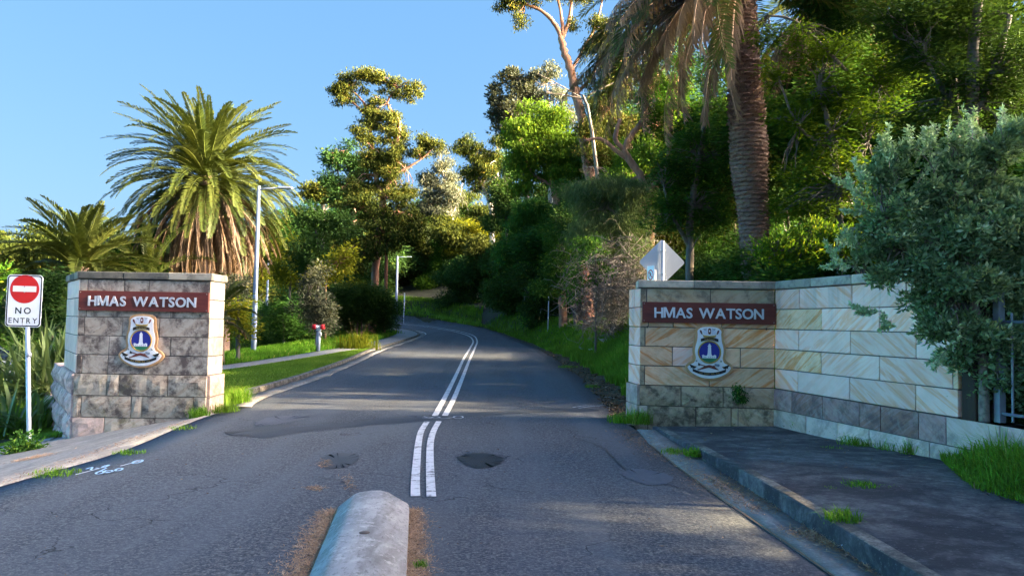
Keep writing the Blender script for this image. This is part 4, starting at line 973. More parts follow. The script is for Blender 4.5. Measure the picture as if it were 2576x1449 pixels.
def unit(n):
    v = rng.normal(size=(n, 3)); return v / (np.linalg.norm(v, axis=1, keepdims=True) + 1e-9)
def leaf_quads(P, D, Sd, L, Wd, fold=.12):
    """N leaves: base, left edge, tip, right edge"""
    up = np.cross(D, Sd)
    a = P; b = P + D * (L * .5)[:, None] + Sd * (Wd * .5)[:, None] + up * (L * fold)[:, None]
    c = P + D * L[:, None]; d = P + D * (L * .5)[:, None] - Sd * (Wd * .5)[:, None] + up * (L * fold)[:, None]
    V = np.stack([a, b, c, d], 1).reshape(-1, 3); return V, np.arange(len(V)).reshape(-1, 4)
def nrm(v): return v / (np.linalg.norm(v, axis=1, keepdims=True) + 1e-9)
DENS = 7.4
def crown_mesh(name, lobes, leaf, width, per, cl, mode='bush', thin=.0, seed=1, spread=None, tone=0.0):
    """lobes: (centre, (rx, ry, rz)); per = leaves per square metre of lobe face; cl = leaves in one spray"""
    global rng
    rng = np.random.default_rng(seed); Ps, Ds, Ts, Cs = [], [], [], []
    for c, r in lobes:
        c = np.array(c); r = np.array(r); area = math.pi * max(r[0], r[1]) * r[2]
        k = max(3, int(area * per * 3.0 * DENS / cl)); u = unit(k); rad = .45 + .58 * rng.random(k) ** .6
        # uneven outline: push in and out along a few broad waves
        ph = rng.random(3) * 6; wob = 1 + .17 * np.sin(u[:, 0] * 5 + ph[0]) * np.sin(u[:, 2] * 6 + ph[1]) + .13 * np.sin(u[:, 1] * 9 + u[:, 2] * 7 + ph[2])
        C = c + u * r * (rad * wob)[:, None]
        if thin: 
            keep = (np.sin(C[:, 0] * 3.1 / r[0] + ph[0]) + np.sin(C[:, 2] * 3.7 / r[2] + ph[1]) + np.sin(C[:, 1] * 3.3 / r[1] + ph[2]) + rng.normal(size=k) * .5) > (-2.2 + thin * 3); C, u = C[keep], u[keep]; k = len(C)
        sp = spread or .16 * float(r.mean()) ** .6 + leaf * .8
        n = k * cl; cc = np.repeat(C, cl, 0); cu = np.repeat(u, cl, 0)
        off = rng.normal(size=(n, 3)) * sp * (.75, .75, .5)
        P = cc + off; o = nrm(off + 1e-6)
        ct = np.repeat(rng.normal(size=k) * .16, cl)
        if mode == 'droop': D = nrm(np.array([0, 0, -1.1]) + rng.normal(size=(n, 3)) * .55 + cu * .25)
        elif mode == 'up': D = nrm(cu * .5 + np.array([0, 0, .55]) + o * .6 + rng.normal(size=(n, 3)) * .35)
        elif mode == 'whorl': D = nrm(o * 1.2 + cu * .3 + np.array([0, 0, .35])); P = cc + o * leaf * .25 + off * .25
        elif mode == 'flat': D = nrm(cu * (1, 1, .1) * .6 + o * (1, 1, .25) + np.array([0, 0, -.1]))
        else: D = nrm(cu * .6 + o * .9 + rng.normal(size=(n, 3)) * .3 + np.array([0, 0, -.15]))
        Ps.append(P); Ds.append(D); Ts.append(np.clip(.45 + tone + ct + rng.normal(size=n) * .17, 0, 1)); Cs.append(C)
    P = np.concatenate(Ps); D = np.concatenate(Ds); Tn = np.concatenate(Ts); n = len(P)
    if mode in ('flat',): Sd = nrm(np.cross(D, np.array([0, 0, 1.]) + rng.normal(size=(n, 3)) * .35))
    elif mode == 'droop': Sd = nrm(np.cross(D, rng.normal(size=(n, 3))))
    else: Sd = nrm(np.cross(D, np.array([0, 0, 1.]) + rng.normal(size=(n, 3)) * .7))
    L = leaf * 1.1 * rng.uniform(.5, 1.5, n); W = width * 1.3 * rng.uniform(.7, 1.25, n)
    V, F = leaf_quads(P, D, Sd, L, W, .04 if mode == 'droop' else .1)
    return mesh_np(name, V, F, np.repeat(Tn, 4)), np.concatenate(Cs)
def twig_mesh(name, segs, rad, n=3):
    """many thin curved twigs joined: segs list of point lists"""
    Vs, Fs, b = [], [], 0
    for pts in segs:
        pts = np.asarray(pts, float); k = len(pts); d = np.gradient(pts, axis=0); d /= np.linalg.norm(d, axis=1, keepdims=True) + 1e-9
        a = nrm(np.cross(d, np.array([.3, .2, 1.]))); c = np.cross(d, a); rr = rad * np.linspace(1, .25, k)
        R = [pts + (a * math.cos(t) + c * math.sin(t)) * rr[:, None] for t in np.linspace(0, 2 * math.pi, n, endpoint=False)]
        V = np.stack(R, 1); Vs.append(V.reshape(-1, 3)); idx = np.arange(k * n).reshape(k, n) + b; b += k * n
        nx = np.roll(idx, -1, 1); Fs.append(np.stack([idx[:-1], nx[:-1], nx[1:], idx[1:]], -1).reshape(-1, 4))
    return mesh_np(name, np.concatenate(Vs), np.concatenate(Fs))
def twig(p0, p1, sag=.15, k=5, jit=.06):
    t = np.linspace(0, 1, k)[:, None]; p0, p1 = np.array(p0, float), np.array(p1, float); l = np.linalg.norm(p1 - p0)
    q = p0 + (p1 - p0) * t; q[:, 2] += (sag * l * np.sin(math.pi * t[:, 0])); q[1:-1] += rng.normal(size=(k - 2, 3)) * jit * l; return q

def px_lobes(L, Y, depth=1.0):
    out = []
    for l in L:
        px, py, rx, ry = l[:4]; y = Y + (l[4] if len(l) > 4 else 0); c = at(px, py, y); k = 1 / ppm(y)
        out.append(((c.x, c.y, c.z), (rx * k, (rx + ry) / 2 * k * depth, ry * k)))
    return out
TREES = []; SUB = 7
def tree(name, label, cat, base, lobes, trunks, leafm, bark, leaf, width, per, cl=12, mode='bush', thin=0., seed=1, group=None, twigs=0, Y=None, tone=0., spread=None, depth=1.0):
    """base: (px, py, Y) of the foot; lobes in picture units at depth Y; trunks: lists of (px, py, dY, radius m)"""
    px, py, Y = base; b = at(px, py, Y); bz = Tz(b.x, Y)
    e = empty(name, (b.x, Y, bz), label, cat, group); org = np.array((b.x, Y, bz))
    LB = []; q = np.random.default_rng(seed + 900)
    for c, r in px_lobes(lobes, Y, depth):
        c, r = np.array(c) - org, np.array(r)
        for k in range(SUB):
            v = q.normal(size=3); v /= np.linalg.norm(v); f = q.uniform(.30, .60); LB.append((c + v * r * q.uniform(.40, 1.0), r * f * (1.15, 1.15, .8)))
    me, C = crown_mesh('crown', LB, leaf, width, per, cl, mode, thin, seed, spread, tone)
    o = link('crown', me, leafm, e); o['kind'] = 'stuff'
    random.seed(seed)
    for i, tr in enumerate(trunks):
        pts = []; rad = []
        for k, q in enumerate(tr):
            p = at(q[0], q[1], Y + q[2]); pts.append(Vector((p.x, p.y, p.z)) - e.location); rad.append(q[3])
        if i == 0:
            pts[0].z = min(pts[0].z, Tz(pts[0].x + e.location.x, pts[0].y + e.location.y) - bz); pts.insert(0, pts[0] - Vector((0, 0, .4))); rad.insert(0, rad[0] * 1.15)
        pp, rr = smooth_path(pts, rad, 5, rad[0] * .12); tube('trunk' if i == 0 else 'branch', pp, rr, bark, e, 9)
    if twigs:
        ends = []; tips = [t for tr in trunks for t in tr[1:]]
        tp = np.array([tuple(at(t[0], t[1], Y + t[2]) - e.location) for t in tips]) if tips else np.zeros((1, 3))
        sel = C[rng.choice(len(C), min(twigs, len(C)), replace=False)]
        segs = []
        for c in sel:
            d = np.linalg.norm(tp - c, axis=1); segs.append(twig(tp[np.argmin(d)], c, .1, 6, .05))
        me = twig_mesh('twigs', segs, .012 + Y * .0006); t = link('twigs', me, bark, e); t['kind'] = 'stuff'
    TREES.append(e); return e

# ---------------------------------------------------------------- palms
def frond_mesh(name, L, curve, droop, leaflet, width, n=46, dead=False, seed=1, vee=.5):
    r = np.random.default_rng(seed); V, F, Tn = [], [], []
    t = np.linspace(0, 1, 26); ang = curve[0] + (curve[1] - curve[0]) * t ** 1.3            # pitch along the rib
    ds = L / 25; x = np.concatenate([[0], np.cumsum(np.cos(ang[:-1]) * ds)]); z = np.concatenate([[0], np.cumsum(np.sin(ang[:-1]) * ds)])
    side = r.normal() * .05; y = side * L * t ** 2
    spine = np.stack([x, y, z], 1); w = .035 * (1 - t * .85) * (L / 4)
    b = 0
    for i, p in enumerate(spine):
        for k in range(4):
            a = k * math.pi / 2; V.append(p + np.array([0, math.cos(a) * w[i], math.sin(a) * w[i] * .6])); Tn.append(.85)
    for i in range(25):
        for k in range(4):
            F.append((i * 4 + k, i * 4 + (k + 1) % 4, i * 4 + 4 + (k + 1) % 4, i * 4 + 4 + k))
    b = len(V)
    s = np.linspace(.10, .995, n)
    for sgn in (-1, 1):
        for u in s:
            i = min(24, int(u * 25)); f = u * 25 - i; p = spine[i] * (1 - f) + spine[i + 1] * f if i < 25 else spine[-1]
            d = spine[min(i + 1, 25)] - spine[i]; d = d / np.linalg.norm(d)
            upv = np.array([-d[2], 0, d[0]]); lat = np.array([0, sgn, 0.])
            ln = leaflet * (math.sin(math.pi * min(1, .12 + u * .88)) ** .55 * .85 + .2) * r.uniform(.8, 1.15)
            fw = .55 + .55 * u + r.normal() * .08
            if dead: q = d * (1.1) + lat * r.uniform(.15, .55) + upv * r.uniform(-.35, .1) + np.array([0, 0, -.3]); ln *= r.uniform(.6, 1)
            else: q = d * fw + lat * 1.0 + upv * vee * r.uniform(.6, 1.3)
            q = q / np.linalg.norm(q); mid = p + q * ln * .55 + np.array([0, 0, -droop * ln * .12]); tip = p + q * ln + np.array([0, 0, -droop * ln * .5])
            sd = np.cross(q, upv); sd /= np.linalg.norm(sd) + 1e-9; ww = width * r.uniform(.8, 1.2)
            V += [p - d * ww * .4, mid + sd * ww * .5, tip, mid - sd * ww * .5]
            tt = np.clip(.45 + r.normal() * .18 + (.15 if u > .9 else 0), 0, 1); Tn += [tt] * 4
            F.append((b, b + 1, b + 2, b + 3)); b += 4
    return mesh_np(name, np.array(V), np.array(F), np.array(Tn))
_fr = {}
def fronds(kind, L, width, leaflet):
    k = (kind, L)
    if k not in _fr:
        R = math.radians; out = []
        if kind == 'up': spec = [((R(8), R(-38)), .2), ((R(5), R(-55)), .25), ((R(2), R(-30)), .15)]
        elif kind == 'mid': spec = [((R(12), R(-62)), .3), ((R(18), R(-50)), .3), ((R(8), R(-72)), .4)]
        elif kind == 'low': spec = [((R(16), R(-48)), .4), ((R(10), R(-60)), .5)]
        else: spec = [((R(30), R(-38)), .6), ((R(24), R(-22)), .7), ((R(34), R(-30)), .6), ((R(20), R(-30)), .8)]
        for i, (c, d) in enumerate(spec):
            me = frond_mesh('frond', L, c, d, leaflet, width, 52 if kind != 'dead' else 64, kind == 'dead', 11 + i)
            me.materials.append(L_dead if kind == 'dead' else L_palm); out.append(me)
        _fr[k] = out
    return _fr[k]
def palm(name, label, base, crown, L, ngreen, ndead, r0, r1, trunk_pts=None, seed=3, width=.05, leaflet=.5, az_skip=None, spread_top=86, low=-32, deadL=.8, group=None, deadlow=-58):
    random.seed(seed); e = empty(name, base, label, 'palm tree', group); h = Vector(crown) - Vector(base)
    pts = trunk_pts or [(0, 0, -.5), (0, 0, 0), (h.x * .5, h.y * .5, h.z * .5), tuple(h)]
    rad = [r0 * 1.1, r0] + [r0 + (r1 - r0) * (i + 1) / (len(pts) - 2) for i in range(len(pts) - 2)]
    pp, rr = smooth_path(pts, rad, 6); rr = [r * (1 + .05 * (i % 2)) for i, r in enumerate(rr)]; tube('trunk', pp, rr, B_palm, e, 16)
    ga = 2.39996
    for i in range(ngreen):
        f = i / max(1, ngreen - 1); el = math.radians(spread_top + (low - spread_top) * f ** .85 + random.uniform(-5, 5)); az = i * ga + random.uniform(-.12, .12)
        if az_skip and az_skip(az, el): continue
        fs = fronds('up' if f < .35 else ('mid' if f < .75 else 'low'), L, width, leaflet); k = (.62 + .38 * min(1, f * 4 + .1)) * random.uniform(.92, 1.06)
        o = bpy.data.objects.new('frond', fs[i % len(fs)]); COL.objects.link(o); o.parent = e
        M = Matrix.Translation(h + Vector((0, 0, .25 - .9 * f))) @ Matrix.Rotation(az, 4, 'Z') @ Matrix.Rotation(-el, 4, 'Y') @ Matrix.Rotation(random.uniform(-.35, .35), 4, 'X') @ Matrix.Scale(k, 4)
        o.matrix_local = M @ Matrix.Translation((r1 * .6, 0, 0))
    for i in range(ndead):
        f = i / max(1, ndead - 1); el = math.radians(low - 12 + (deadlow - low + 12) * f + random.uniform(-7, 7)); az = i * ga * 1.07 + random.uniform(-.2, .2)
        if az_skip and az_skip(az, el): continue
        fs = fronds('dead', L * deadL, width, leaflet * .75)
        o = bpy.data.objects.new('dead_frond', fs[i % len(fs)]); COL.objects.link(o); o.parent = e
        M = Matrix.Translation(h + Vector((0, 0, -.35 - .9 * f))) @ Matrix.Rotation(az, 4, 'Z') @ Matrix.Rotation(-el, 4, 'Y') @ Matrix.Rotation(random.uniform(-.5, .5), 4, 'X') @ Matrix.Scale(random.uniform(.85, 1.1), 4)
        o.matrix_local = M @ Matrix.Translation((r1 * .7, 0, 0))
    return e
def wpt(px, py, Y): p = at(px, py, Y); return (p.x, p.y, p.z)
c = wpt(521, 440, 40); bx = wpt(521, 700, 40)
palm('date_palm', 'huge date palm with a wide green head and brown skirt, left of the tall lamp', (bx[0], 40, Tz(bx[0], 40)), c, 5.1, 200, 130, .40, .36, seed=4, width=.085, leaflet=.44, low=-34, deadL=1.0, deadlow=-84)
c = wpt(568, 520, 44); bx = wpt(568, 700, 44)
palm('date_palm', 'second palm trunk half hidden under the brown skirt of the huge palm', (bx[0], 44, Tz(bx[0], 44)), c, 4.4, 40, 60, .36, .32, seed=9, width=.06, leaflet=.5)
c = wpt(205, 672, 30); bx = wpt(205, 800, 30)
palm('date_palm', 'small young date palm with upright arching fronds behind the NO ENTRY sign', (bx[0], 30, Tz(bx[0], 30)), c, 3.2, 90, 8, .30, .25, seed=6, width=.075, leaflet=.42, low=-30)
c = wpt(375, 700, 36); bx = wpt(375, 800, 36)
palm('feather_palm', 'slender palm with one bright yellow-green frond rising between the two left palms', (bx[0], 36, Tz(bx[0], 36)), c, 3.6, 16, 3, .14, .12, seed=8, width=.05, leaflet=.45, low=10)
c = wpt(600, 770, 25); bx = wpt(560, 860, 25)
palm('feather_palm', 'low bright green palm fronds just right of the stained pillar', (bx[0], 25, Tz(bx[0], 25)), wpt(555, 775, 25), 1.3, 16, 2, .09, .08, seed=12, width=.035, leaflet=.25, low=-20)
# the great leaning palm on the right
Yp = 19.0
bp = at(1915, 760, Yp); g = Tz(bp.x, Yp)
tp = [(1918, 790, .46), (1909, 712, .44), (1900, 620, .43), (1893, 520, .43), (1886, 450, .50), (1884, 380, .55), (1880, 310, .50), (1874, 220, .42), (1872, 120, .38), (1870, 20, .36), (1868, -60, .38), (1866, -110, .42)]
c = wpt(1866, -110, Yp)
gpalm = empty('date_palm', (bp.x, Yp, g), 'great scaly palm trunk rising out of the picture behind the joint of the right walls', 'palm tree')
pts = [Vector(at(a, b_, Yp)) - gpalm.location for a, b_, _ in tp]; rad = [r for *_, r in tp]
pts.insert(0, Vector((pts[0].x, 0, -.5))); rad.insert(0, .5)
pp, rr = smooth_path(pts, rad, 8); rr = [r * .9 for r in rr]; tube('trunk', pp, [r * .93 for r in rr], B_palm, gpalm, 20)
# old leaf bases in spiral rows
def scar(k):
    bm = bmesh.new(); w_, h_, d_ = .105, .05, .05
    v = [bm.verts.new(p) for p in ((-w_, 0, -h_ * .3), (w_, 0, -h_ * .3), (w_ * .55, 0, -h_), (-w_ * .55, 0, -h_), (-w_ * .95, -d_ * .5, h_ * .2), (w_ * .95, -d_ * .5, h_ * .2), (w_ * .5, -d_, h_ * .55 + .01 * k), (-w_ * .5, -d_ * (1 + .2 * k), h_ * .5), (-w_ * .6, 0, h_), (w_ * .6, 0, h_))]
    for f in ((0, 3, 2, 1), (0, 1, 5, 4), (4, 5, 6, 7), (4, 7, 8), (5, 9, 6), (7, 6, 9, 8), (0, 4, 8), (1, 9, 5)): bm.faces.new([v[i] for i in f])
    me = mesh_bm('leaf_base', bm); me.materials.append(B_palm2); return me
B_palm2 = bark_mat('palm_leaf_base', (.08, .045, .035), (.26, .155, .12), 6, 1, .4)
sc = [scar(k) for k in range(3)]; scars = []
arc = [0]
for a, b_ in zip(pp, pp[1:]): arc.append(arc[-1] + (b_ - a).length)
row = 0; s = .5
random.seed(5)
while s < arc[-1] - .3:
    x = np.interp(s, arc, [p.x for p in pp]); y = np.interp(s, arc, [p.y for p in pp]); z = np.interp(s, arc, [p.z for p in pp]); r = float(np.interp(s, arc, rr))
    n = max(8, int(2 * math.pi * r / .205)); rough = 1.0 if not 5.0 < z < 7.4 else 1.7
    for k in range(n):
        a = 2 * math.pi * (k + .5 * (row % 2)) / n + random.uniform(-.04, .04)
        tilt = random.uniform(-.15, .2) * rough
        scars.append((math.sin(a) * -1, Matrix.Translation((x + math.cos(a) * r * .92, y + math.sin(a) * r * .92, z + random.uniform(-.01, .01))) @ Matrix.Rotation(a + math.pi / 2 + random.uniform(-.1, .1) * rough, 4, 'Z') @ Matrix.Rotation(-tilt, 4, 'X') @ Matrix.Diagonal((1.05 * random.uniform(.85, 1.1), random.uniform(.7, 1.3) * rough, random.uniform(.85, 1.1) * rough ** .7, 1)), z, sc[(k + row) % 3]))
    s += .108; row += 1
vis = [q for q in scars if q[0] > .25 and q[2] < 9.9]; vis.sort(key=lambda q: -q[0]); top300 = vis[:290]; ids = {id(q) for q in top300}
for q in top300:
    o = bpy.data.objects.new('leaf_base', q[3]); COL.objects.link(o); o.parent = gpalm; o.matrix_local = q[1]
bm = bmesh.new()
for q in scars:
    if id(q) not in ids: bm.from_mesh(q[3]); bm.verts.ensure_lookup_table(); nv = len(q[3].vertices); bmesh.ops.transform(bm, matrix=q[1], verts=bm.verts[-nv:])
o = link('leaf_bases', mesh_bm('leaf_bases', bm), B_palm2, gpalm); o['kind'] = 'stuff'
hh = Vector(c) - gpalm.location; random.seed(3)
def put_frond(e, me, name, org, az, el, k, roll=0, r=.3):
    o = bpy.data.objects.new(name, me); COL.objects.link(o); o.parent = e
    o.matrix_local = Matrix.Translation(org) @ Matrix.Rotation(az, 4, 'Z') @ Matrix.Rotation(-el, 4, 'Y') @ Matrix.Rotation(roll, 4, 'X') @ Matrix.Scale(k, 4) @ Matrix.Translation((r, 0, 0))
for i in range(90):
    f = i / 89; el = math.radians(80 - 95 * f + random.uniform(-5, 5)); az = i * 2.4
    fs = fronds('up' if f < .35 else ('mid' if f < .75 else 'low'), 4.9, .055, .5); put_frond(gpalm, fs[i % len(fs)], 'frond', hh + Vector((0, 0, .3 - f)), az, el, random.uniform(.9, 1.05), random.uniform(-.3, .3))
for i in range(52):                                # the brown skirt hanging into view on the left
    fs = fronds('dead', 5.0, .034, .62); az = math.radians(random.choice([random.uniform(150, 215), random.uniform(185, 250)])); put_frond(gpalm, fs[i % 4], 'dead_frond', hh + Vector((0, 0, -.5)), az, math.radians(random.uniform(-62, -26)), random.uniform(.82, 1.1), random.uniform(-.5, .5))
for i in range(14):
    fs = fronds('low', 5.0, .06, .55); az = math.radians(random.uniform(155, 262)); put_frond(gpalm, fs[i % 2], 'frond', hh + Vector((0, 0, -.3)), az, math.radians(random.uniform(-40, 0)), random.uniform(.9, 1.1), random.uniform(-.4, .4))
# second palm with an orange sunlit skirt, top right
c = wpt(2085, -40, 26); bx = wpt(2110, 700, 26)
palm('date_palm', 'palm with an orange sunlit dead skirt at the top, right of the great trunk', (bx[0], 26, Tz(bx[0], 26)), c, 4.4, 50, 60, .38, .36, seed=21, width=.04, leaflet=.5)

# ---------------------------------------------------------------- trees told apart
tree('gum_tree', 'tallest gum in the middle distance, orange forked trunk and round olive clumps against the sky', 'tree', (938, 760, 58),
     [(880, 212, 42, 30), (922, 196, 50, 22), (1000, 212, 46, 24), (1036, 240, 22, 16), (845, 220, 26, 16), (870, 245, 30, 20), (945, 268, 38, 20), (925, 300, 34, 22), (925, 335, 36, 34), (975, 300, 30, 26), (985, 330, 34, 34), (990, 362, 28, 20), (935, 390, 40, 30), (990, 395, 40, 28), (925, 430, 48, 34), (985, 430, 46, 30), (1010, 465, 36, 26), (945, 470, 46, 26), (1020, 490, 34, 22), (1060, 350, 34, 16), (1085, 368, 26, 16), (1035, 380, 40, 16), (900, 475, 36, 26)],
     [[(938, 760, 0, .31), (948, 640, 0, .28), (958, 560, 0, .27), (962, 510, 0, .26), (958, 482, 0, .24)], [(958, 484, 0, .22), (945, 440, 0, .2), (937, 380, 0, .17), (930, 320, 0, .13), (915, 260, 0, .09), (880, 225, 0, .05)], [(962, 495, 0, .22), (985, 440, 0, .2), (995, 380, 0, .16), (1005, 310, 0, .12), (975, 262, 0, .09), (1000, 220, 0, .05)], [(985, 440, 0, .12), (1020, 425, 0, .1), (1060, 400, 0, .06), (1090, 372, 0, .04)], [(930, 300, 0, .1), (890, 260, 0, .07), (850, 225, 0, .04)], [(960, 545, 0, .16), (1000, 535, 1, .14), (1040, 545, 2, .08)], [(937, 380, 0, .1), (900, 350, 0, .05)]],
     L_olive, B_gum, .155, .065, 36, 14, 'droop', .2, 31, twigs=160, tone=.12)
tree('gum_tree', 'dark leafy gum with bare twigs on top, just left of the tallest gum', 'tree', (890, 780, 67),
     [(850, 410, 36, 34), (885, 425, 34, 30), (845, 450, 30, 28), (890, 465, 40, 28), (860, 490, 42, 26), (905, 500, 34, 24), (870, 370, 22, 14)],
     [[(905, 780, 0, .3), (897, 640, 0, .26), (890, 540, 0, .2), (893, 500, 0, .16), (880, 440, 0, .1), (870, 380, 0, .05)], [(890, 510, 0, .12), (858, 470, 0, .08), (850, 430, 0, .05)]],
     L_dark, B_gum, .26, .10, 14, 12, 'bush', .1, 32, twigs=60)
tree('gum_tree', 'wispy thin gum with sky showing through, right of the tallest gum', 'tree', (1140, 760, 100),
     [(1070, 440, 30, 26), (1110, 415, 26, 24), (1125, 460, 36, 30), (1090, 490, 36, 30), (1145, 500, 30, 30), (1110, 530, 40, 26), (1070, 520, 30, 24), (1100, 380, 20, 14)],
     [[(1145, 760, 0, .3), (1142, 590, 0, .26), (1138, 550, 0, .2), (1125, 480, 0, .14), (1110, 420, 0, .08), (1108, 380, 0, .04)], [(1142, 560, 0, .14), (1090, 500, 0, .1), (1070, 440, 0, .05)], [(1138, 540, 0, .1), (1160, 490, 0, .05)]],
     L_grey, B_pale, .30, .10, 10, 10, 'droop', .3, 33, twigs=120, tone=.1)
tree('gum_tree', 'white-trunked gum with drooping clumps below the dark banksia', 'tree', (1238, 760, 93),
     [(1178, 372, 32, 22), (1215, 385, 40, 30), (1190, 420, 36, 26), (1235, 430, 40, 34), (1255, 385, 30, 34), (1170, 350, 22, 12), (1205, 460, 30, 20), (1262, 470, 36, 30)],
     [[(1240, 760, 0, .36), (1238, 560, 0, .32), (1232, 510, 0, .28), (1215, 470, 0, .2), (1195, 430, 0, .14), (1178, 380, 0, .07)], [(1234, 520, 0, .2), (1250, 470, 0, .15), (1252, 410, 0, .08)], [(1225, 495, 0, .14), (1200, 475, 0, .1), (1175, 460, 0, .05)]],
     L_olive, B_pale, .30, .10, 12, 12, 'droop', .18, 34, twigs=90, tone=.05)
tree('banksia_tree', 'dark grey banksia standing against the sky at the crest, left of the leaning gum', 'tree', (1310, 700, 66),
     [(1290, 205, 34, 34), (1262, 245, 34, 34), (1310, 235, 36, 40), (1255, 290, 30, 28), (1300, 290, 44, 34), (1240, 225, 14, 12), (1335, 200, 20, 20), (1290, 330, 40, 24)],
     [[(1330, 600, 0, .26), (1322, 440, 0, .22), (1305, 340, 0, .16), (1290, 260, 0, .1), (1285, 200, 0, .05)], [(1305, 340, 0, .1), (1262, 280, 0, .06)]],
     L_grey, B_grey, .26, .12, 15, 10, 'whorl', .1, 35, twigs=80, tone=-.12)
tree('gum_tree', 'sparse fine-leaved gum between the dark banksia and the leaning gum', 'tree', (1370, 660, 66),
     [(1370, 200, 34, 34), (1400, 240, 34, 36), (1360, 250, 30, 30), (1390, 180, 26, 24), (1420, 290, 34, 34)],
     [[(1385, 560, 0, .24), (1385, 400, 0, .2), (1380, 280, 0, .12), (1375, 200, 0, .05)]], L_grey, B_pale, .22, .08, 11, 12, 'droop', .25, 36, twigs=80)
tree('broadleaf_tree', 'rounded tree with bright green sunlit top below the banksia', 'tree', (1400, 720, 50),
     [(1345, 300, 62, 36), (1320, 350, 52, 50), (1395, 320, 56, 46), (1370, 370, 70, 44), (1310, 400, 44, 44), (1390, 420, 66, 44), (1330, 445, 50, 36), (1440, 400, 50, 50), (1285, 340, 20, 30)],
     [[(1420, 640, 0, .3), (1405, 540, 0, .26), (1392, 470, 0, .2), (1380, 420, 0, .14), (1350, 360, 0, .08)], [(1400, 500, 0, .14), (1440, 450, 0, .1), (1450, 400, 0, .05)], [(1392, 470, 0, .12), (1340, 440, 0, .07)]],
     L_green, B_gum, .20, .075, 26, 14, 'droop', .05, 37, twigs=80, tone=.05)
tree('gum_tree', 'tall leaning gum whose pale trunk forks at the top edge beside the palm fronds', 'tree', (1510, 760, 44),
     [(1285, 12, 34, 24), (1300, 44, 28, 24), (1335, -8, 40, 20), (1275, -10, 26, 18), (1395, -30, 46, 22), (1450, -20, 46, 26), (1530, 70, 40, 36), (1500, 120, 34, 40), (1545, 150, 44, 44), (1515, 205, 50, 46), (1560, 240, 46, 50), (1500, 270, 44, 46), (1545, 310, 50, 44), (1480, 330, 46, 40), (1590, 180, 40, 40), (1440, 60, 16, 14), (1500, 385, 50, 34)],
     [[(1520, 760, 0, 0.440), (1508, 620, 0, 0.401), (1490, 480, 0, 0.362), (1476, 390, 0, 0.324), (1462, 300, 0, 0.285), (1448, 240, 0, 0.259), (1436, 180, 0, 0.233), (1420, 130, 0, 0.207), (1412, 95, 0, 0.181)], [(1413, 98, 0, 0.155), (1398, 65, 0, 0.129), (1365, 30, 0, 0.104), (1320, 12, 0, 0.065), (1285, 5, 0, 0.039)], [(1413, 98, 0, 0.142), (1432, 50, 0, 0.116), (1440, -30, 0, 0.078)], [(1416, 90, 0, 0.129), (1412, 40, 0, 0.091), (1395, -30, 0, 0.052)], [(1470, 340, 0, 0.181), (1520, 290, 0, 0.129), (1545, 200, 0, 0.091), (1540, 110, 0, 0.052)], [(1448, 240, 0, 0.116), (1490, 190, .5, 0.091), (1510, 130, .5, 0.052)], [(1436, 180, 0, 0.104), (1470, 120, 1, 0.091), (1500, 60, 1, 0.065), (1520, -20, 1, 0.039)]],
     L_olive, B_gum, .15, .05, 34, 14, 'droop', .16, 38, twigs=260, tone=.16)
tree('bare_branch_tree', 'dead twiggy branches reaching left from the leaning gum over the sky', 'tree', (1500, 760, 35.5),
     [(1420, 235, 40, 20), (1500, 430, 40, 20)], [[(1535, 760, 0, .14), (1520, 600, 0, .12), (1500, 420, 0, .09), (1480, 280, 0, .07), (1465, 240, 0, .05)], [(1470, 250, 0, .04), (1420, 240, 0, .03), (1375, 235, 0, .015)], [(1460, 245, 0, .035), (1400, 210, 0, .02), (1350, 185, 0, .012)], [(1400, 212, 0, .02), (1370, 215, 0, .014), (1345, 205, 0, .01)], [(1480, 240, 0, .04), (1530, 215, 0, .03), (1580, 195, 0, .02)]],
     L_grey, B_twig, .10, .03, 3, 6, 'droop', .5, 39, twigs=20)
tree('angophora_tree', 'twisting red-orange forked tree between the leaning gum and the great palm', 'tree', (1600, 720, 33),
     [(1650, 300, 44, 40), (1700, 340, 50, 44), (1610, 250, 50, 40), (1690, 240, 50, 50), (1640, 180, 50, 44), (1720, 180, 50, 50), (1740, 290, 44, 50), (1600, 120, 50, 50), (1680, 100, 60, 50), (1560, 470, 30, 24)],
     [[(1604, 720, 0, 0.208), (1600, 600, 0, 0.189), (1606, 540, 0, 0.183), (1622, 490, 0, 0.183), (1612, 445, 0, 0.171), (1585, 405, 0, 0.159), (1572, 375, 0, 0.147), (1590, 340, 0, 0.134), (1618, 300, 0, 0.110), (1628, 250, 0, 0.073)], [(1622, 490, 0, 0.147), (1655, 455, 0, 0.134), (1678, 410, 0, 0.122), (1686, 350, 0, 0.098), (1690, 270, 0, 0.061)], [(1585, 405, 0, 0.122), (1545, 375, 0, 0.098), (1510, 350, 0, 0.073), (1470, 355, 0, 0.049)], [(1572, 378, 0, 0.122), (1548, 350, 0, 0.110), (1560, 300, 0, 0.073)], [(1678, 410, 0, 0.073), (1710, 385, 0, 0.049)]],
     L_green, B_gum, .13, .05, 34, 12, 'flat', .25, 40, twigs=150, tone=-.02)
